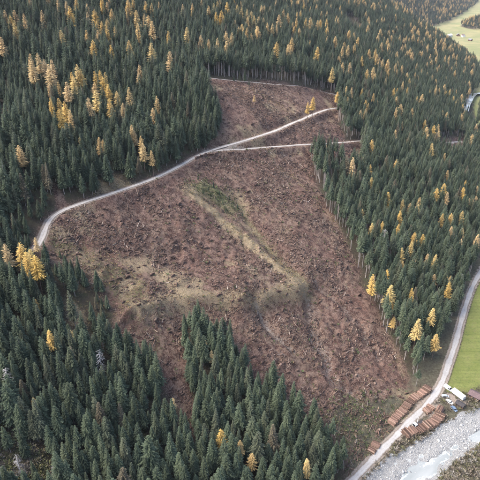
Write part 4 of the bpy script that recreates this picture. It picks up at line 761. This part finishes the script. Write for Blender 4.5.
log_pile(PILE_ROAD, 'log_pile', 'short log pile between the valley road and the curving riverside pile', 4.0, 2.0, 4, -1)
# ---------------------------------------------------------------- vehicles and sheds at the landing
WHITE = plain('white_paint', (.58, .58, .57), .35, .05); GLASS = plain('dark_glass', (.02, .025, .03), .1, .05); RUBBER = plain('tyre_rubber', (.02, .02, .02), .8); STEEL = plain('grey_steel', (.22, .23, .24), .45, .1, 2., .6)
BLUE = plain('blue_grey_paint', (.12, .17, .24), .35, .05); SILVER = plain('silver_paint', (.45, .47, .49), .3, .05, 2., .4); DARK = plain('dark_felt_roof', (.055, .05, .05), .85, .3, 1.5); BROWN = plain('brown_boards', (.13, .085, .06), .85, .35, 2.); RROOF = plain('brown_purple_roof', (.125, .088, .088), .8, .25, 1.2); LAMP = plain('lamp_glass', (.6, .55, .5), .2); RED = plain('red_lamp', (.4, .03, .02), .3)
wheel_cache = {}
def wheel(parent, x, y, r, w):
    key = (r, w)
    if key not in wheel_cache: wheel_cache[key] = (MB().cyl((0, -w / 2, 0), (0, w / 2, 0), r, r, 14).mesh('tyre', [RUBBER]), MB().cyl((0, -w / 2 - .015, 0), (0, w / 2 + .015, 0), r * .55, r * .55, 10).mesh('rim', [STEEL]))
    wl = obj('wheel', wheel_cache[key][0], parent, (x, y, r)); obj('rim', wheel_cache[key][1], wl)
def car(x, y, rz, paint, label, van=False):
    o = thing('parked_van' if van else 'parked_car', label, 'van' if van else 'car', (x, y, float(ground_at(x, y)) + .02), rz, 'vehicles parked at the landing')
    if van: prof = [(-2.6, .35), (2.6, .35), (2.65, .95), (2.1, 1.15), (1.45, 2.15), (-2.5, 2.25), (-2.62, 1.1)]; wy = .98; glass = [(1.52, 1.95), (2.02, 1.22), (.6, 1.22), (.6, 1.95)]
    else: prof = [(-2.15, .35), (2.15, .35), (2.2, .72), (1.3, .92), (.75, 1.45), (-1.2, 1.5), (-1.95, 1.0), (-2.2, .95)]; wy = .88; glass = [(.68, 1.38), (1.15, .97), (-1.7, 1.02), (-1.15, 1.4)]
    b = MB().prism(prof, -wy, wy).build('body', paint, o); wn = MB()
    wn.prism(glass, -wy - .012, -wy + .02).prism(glass, wy - .02, wy + .012); wn.build('side_windows', GLASS, b)
    p, q = (prof[3], prof[4]); f = lambda t, dn: (p[0] + (q[0] - p[0]) * t + dn, p[1] + (q[1] - p[1]) * t + dn)
    MB().prism([f(.12, .0), f(.12, .03), f(.9, .03), f(.9, .0)], -wy * .88, wy * .88).build('windscreen', GLASS, b)
    xe = prof[2][0]
    for s in (-1, 1):
        MB().box(xe - .25, xe + .01, s * wy * .72 - .16, s * wy * .72 + .16, .6, .76).build('headlight', LAMP, o); MB().box(-xe - .03, -xe + .2, s * wy * .8 - .12, s * wy * .8 + .12, .75, .95).build('tail_light', RED, o)
        for wx in ((1.6, -1.6) if van else (1.35, -1.35)): wheel(o, wx, s * (wy - .1), .34, .22)
    return o
tv = Vector(TRAILER[1]) - Vector(TRAILER[0]); ta = math.atan2(tv.y, tv.x); tm = (Vector(TRAILER[0]) + Vector(TRAILER[1])) / 2
o = thing('box_trailer', 'long white box trailer parked beside the green meadow', 'trailer', (tm.x, tm.y, float(ground_at(tm.x, tm.y)) + .02), ta, 'vehicles parked at the landing')
bx = MB().box(-4.2, 4.2, -1.25, 1.25, 1.0, 3.4).build('box_body', WHITE, o); MB().box(-4.15, 4.15, -1.2, 1.2, 3.4, 3.46).build('roof_panel', WHITE, bx); MB().box(4.2, 4.26, -1.15, -.02, 1.1, 3.3).build('rear_door', WHITE, bx); MB().box(4.2, 4.26, .02, 1.15, 1.1, 3.3).build('rear_door', WHITE, bx)
MB().box(-4.2, 4.2, -.5, .5, .75, 1.0).box(-5.4, -4.2, -.08, .08, .8, .92).build('chassis', STEEL, o)
for wx in (2.2, 3.2):
    for s in (-1, 1): wheel(o, wx, s * 1.05, .45, .28)
car(VAN[0][0] - .5, VAN[0][1] + .8, ta + .1, WHITE, 'small white van at the road end of the white trailer', True)
car(*CAR_A[0], ta + .9, SILVER, 'silver car nearest the valley road at the landing')
car(CAR_B[0][0], CAR_B[0][1] + 1.2, ta + .15, WHITE, 'white car parked between silver car and dark shed')
car(CAR_C[0][0] + 1.5, CAR_C[0][1] + 1.2, ta - .2, BLUE, 'blue grey car parked closest to the river below the shed')
# timber truck with crane by the riverside stack
a0, a1 = Vector(TRUCK[0]), Vector(TRUCK[1]); dv = a1 - a0; pm = (a0 + a1) / 2
o = thing('timber_truck', 'white timber truck with loading crane beside the riverside log pile', 'truck', (pm.x, pm.y, float(ground_at(pm.x, pm.y)) + .05), math.atan2(-dv.y, -dv.x), 'vehicles parked at the landing')
cb = MB().prism([(2.1, .9), (4.0, .9), (4.05, 1.9), (3.8, 3.1), (2.1, 3.2)], -1.2, 1.2).build('cab', WHITE, o); MB().prism([(4.06, 1.95), (3.84, 3.0), (3.80, 2.98), (4.02, 1.93)], -1.05, 1.05).build('windscreen', GLASS, cb)
MB().box(2.5, 3.6, -1.215, -1.19, 2.0, 2.8).box(2.5, 3.6, 1.19, 1.215, 2.0, 2.8).build('side_windows', GLASS, cb); MB().box(-4.2, 3.9, -.45, .45, .7, 1.0).build('chassis', STEEL, o); MB().box(-4.2, 1.9, -1.2, 1.2, 1.0, 1.15).build('load_bed', DARK, o)
for px in (-3.9, -1.6, .6):
    for s in (-1, 1): MB().box(px - .06, px + .06, s * 1.12 - .06, s * 1.12 + .06, 1.15, 2.9).build('stake', STEEL, o)
MB().cyl((1.55, 0, 1.1), (1.55, 0, 3.6), .16, .13, 8).cyl((1.55, 0, 3.6), (-1.2, -1.6, 4.6), .11, .08, 6).cyl((-1.2, -1.6, 4.6), (-2.2, -3.0, 2.9), .08, .06, 6).build('crane', WHITE, o)
for wx in (3.2, -1.8, -2.9):
    for s in (-1, 1): wheel(o, wx, s * 1.05, .5, .3)
def cabin(name, label, x, y, rz, lx, ly, hw, rise, wall, roofm, group=None):
    o = thing(name, label, 'hut', (x, y, float(ground_at(x, y)) - .05), rz, group)
    wl = MB().box(-lx / 2, lx / 2, -ly / 2, ly / 2, -.4, hw).prism([(-lx / 2, hw + .002), (lx / 2, hw + .002), (lx / 2, hw + .004), (-lx / 2, hw + .004)], -.1, .1); g = MB()
    for s in (-1, 1): wl.add([(s * lx / 2, -ly / 2, hw), (s * lx / 2, ly / 2, hw), (s * lx / 2, 0, hw + rise)], [(0, 1, 2) if s > 0 else (2, 1, 0)])
    wl.build('wall', wall, o); e = .35
    for s in (-1, 1):
        k = rise / (ly / 2); y1 = s * (ly / 2 + e); z1 = hw - e * k; rf = MB(); t = .12
        rf.add([(-lx / 2 - e, 0, hw + rise + .02), (lx / 2 + e, 0, hw + rise + .02), (lx / 2 + e, y1, z1 + .02), (-lx / 2 - e, y1, z1 + .02), (-lx / 2 - e, 0, hw + rise + t), (lx / 2 + e, 0, hw + rise + t), (lx / 2 + e, y1, z1 + t), (-lx / 2 - e, y1, z1 + t)], [(0, 1, 2, 3), (7, 6, 5, 4), (0, 4, 5, 1), (1, 5, 6, 2), (2, 6, 7, 3), (3, 7, 4, 0)]); rf.build('roof_slope', roofm, o)
    MB().box(-.5, .5, -ly / 2 - .04, -ly / 2 + .03, 0, min(2., hw - .1)).build('door', DARK, o)
    for wx in (-lx * .32, lx * .32): MB().box(wx - .4, wx + .4, -ly / 2 - .03, -ly / 2 + .03, hw * .45, hw * .85).build('window', GLASS, o)
    return o
cabin('timber_hut', 'brown hut with purplish brown roof at the corner of the meadow', HUT[0][0] + .5, HUT[0][1], ta + .25, 6.6, 5.4, 2.4, 1.5, BROWN, RROOF)
cabin('dark_shed', 'low dark roofed shed between the parked cars and the river', SHED[0][0] + .8, SHED[0][1] + .8, ta + .2, 4.6, 3.2, 2.1, .6, BROWN, DARK)
PLASTER = plain('pale_plaster', (.72, .71, .68), .8, .06, .5); GREYR = plain('grey_roof', (.24, .24, .25), .8, .15, .3)
vl = ['white house leftmost in the far valley hamlet', 'long white house in the middle of the far valley hamlet', 'grey roofed barn right of the long white house', 'small white house near the right end of the hamlet', 'lone barn right of the hamlet on the far meadow']
vs = [(14, 10, 6, 4, PLASTER, GREYR), (30, 12, 7, 4, PLASTER, PLASTER), (16, 11, 5, 4, BROWN, GREYR), (13, 10, 6, 4, PLASTER, RROOF), (12, 9, 5, 3, BROWN, GREYR)]
for k, (x, y) in enumerate(VILLAGE): lx, ly, hw, rs, a, b = vs[k]; cabin('valley_house', vl[k], x, y, .3 + k * .5, lx, ly, hw, rs, a, b, 'houses of the far hamlet')
# ---------------------------------------------------------------- air between here and the far valley
hz = bpy.data.materials.new('valley_haze'); hz.use_nodes = True; t = hz.node_tree; t.nodes.clear(); ou = t.nodes.new('ShaderNodeOutputMaterial'); vv = t.nodes.new('ShaderNodeVolumePrincipled')
vv.inputs['Color'].default_value = (.80, .88, 1., 1); vv.inputs['Density'].default_value = HAZE; vv.inputs['Anisotropy'].default_value = .2; t.links.new(vv.outputs[0], ou.inputs['Volume'])
zt = max(float(ZZ.max()) + 45, CAM_H + 30); MB().box(GX[0] - 50, GX[-1] + 50, GY[0] - 50, GY[-1] + 50, float(ZZ.min()) - 1.5, zt).build('haze', hz, kind='stuff')
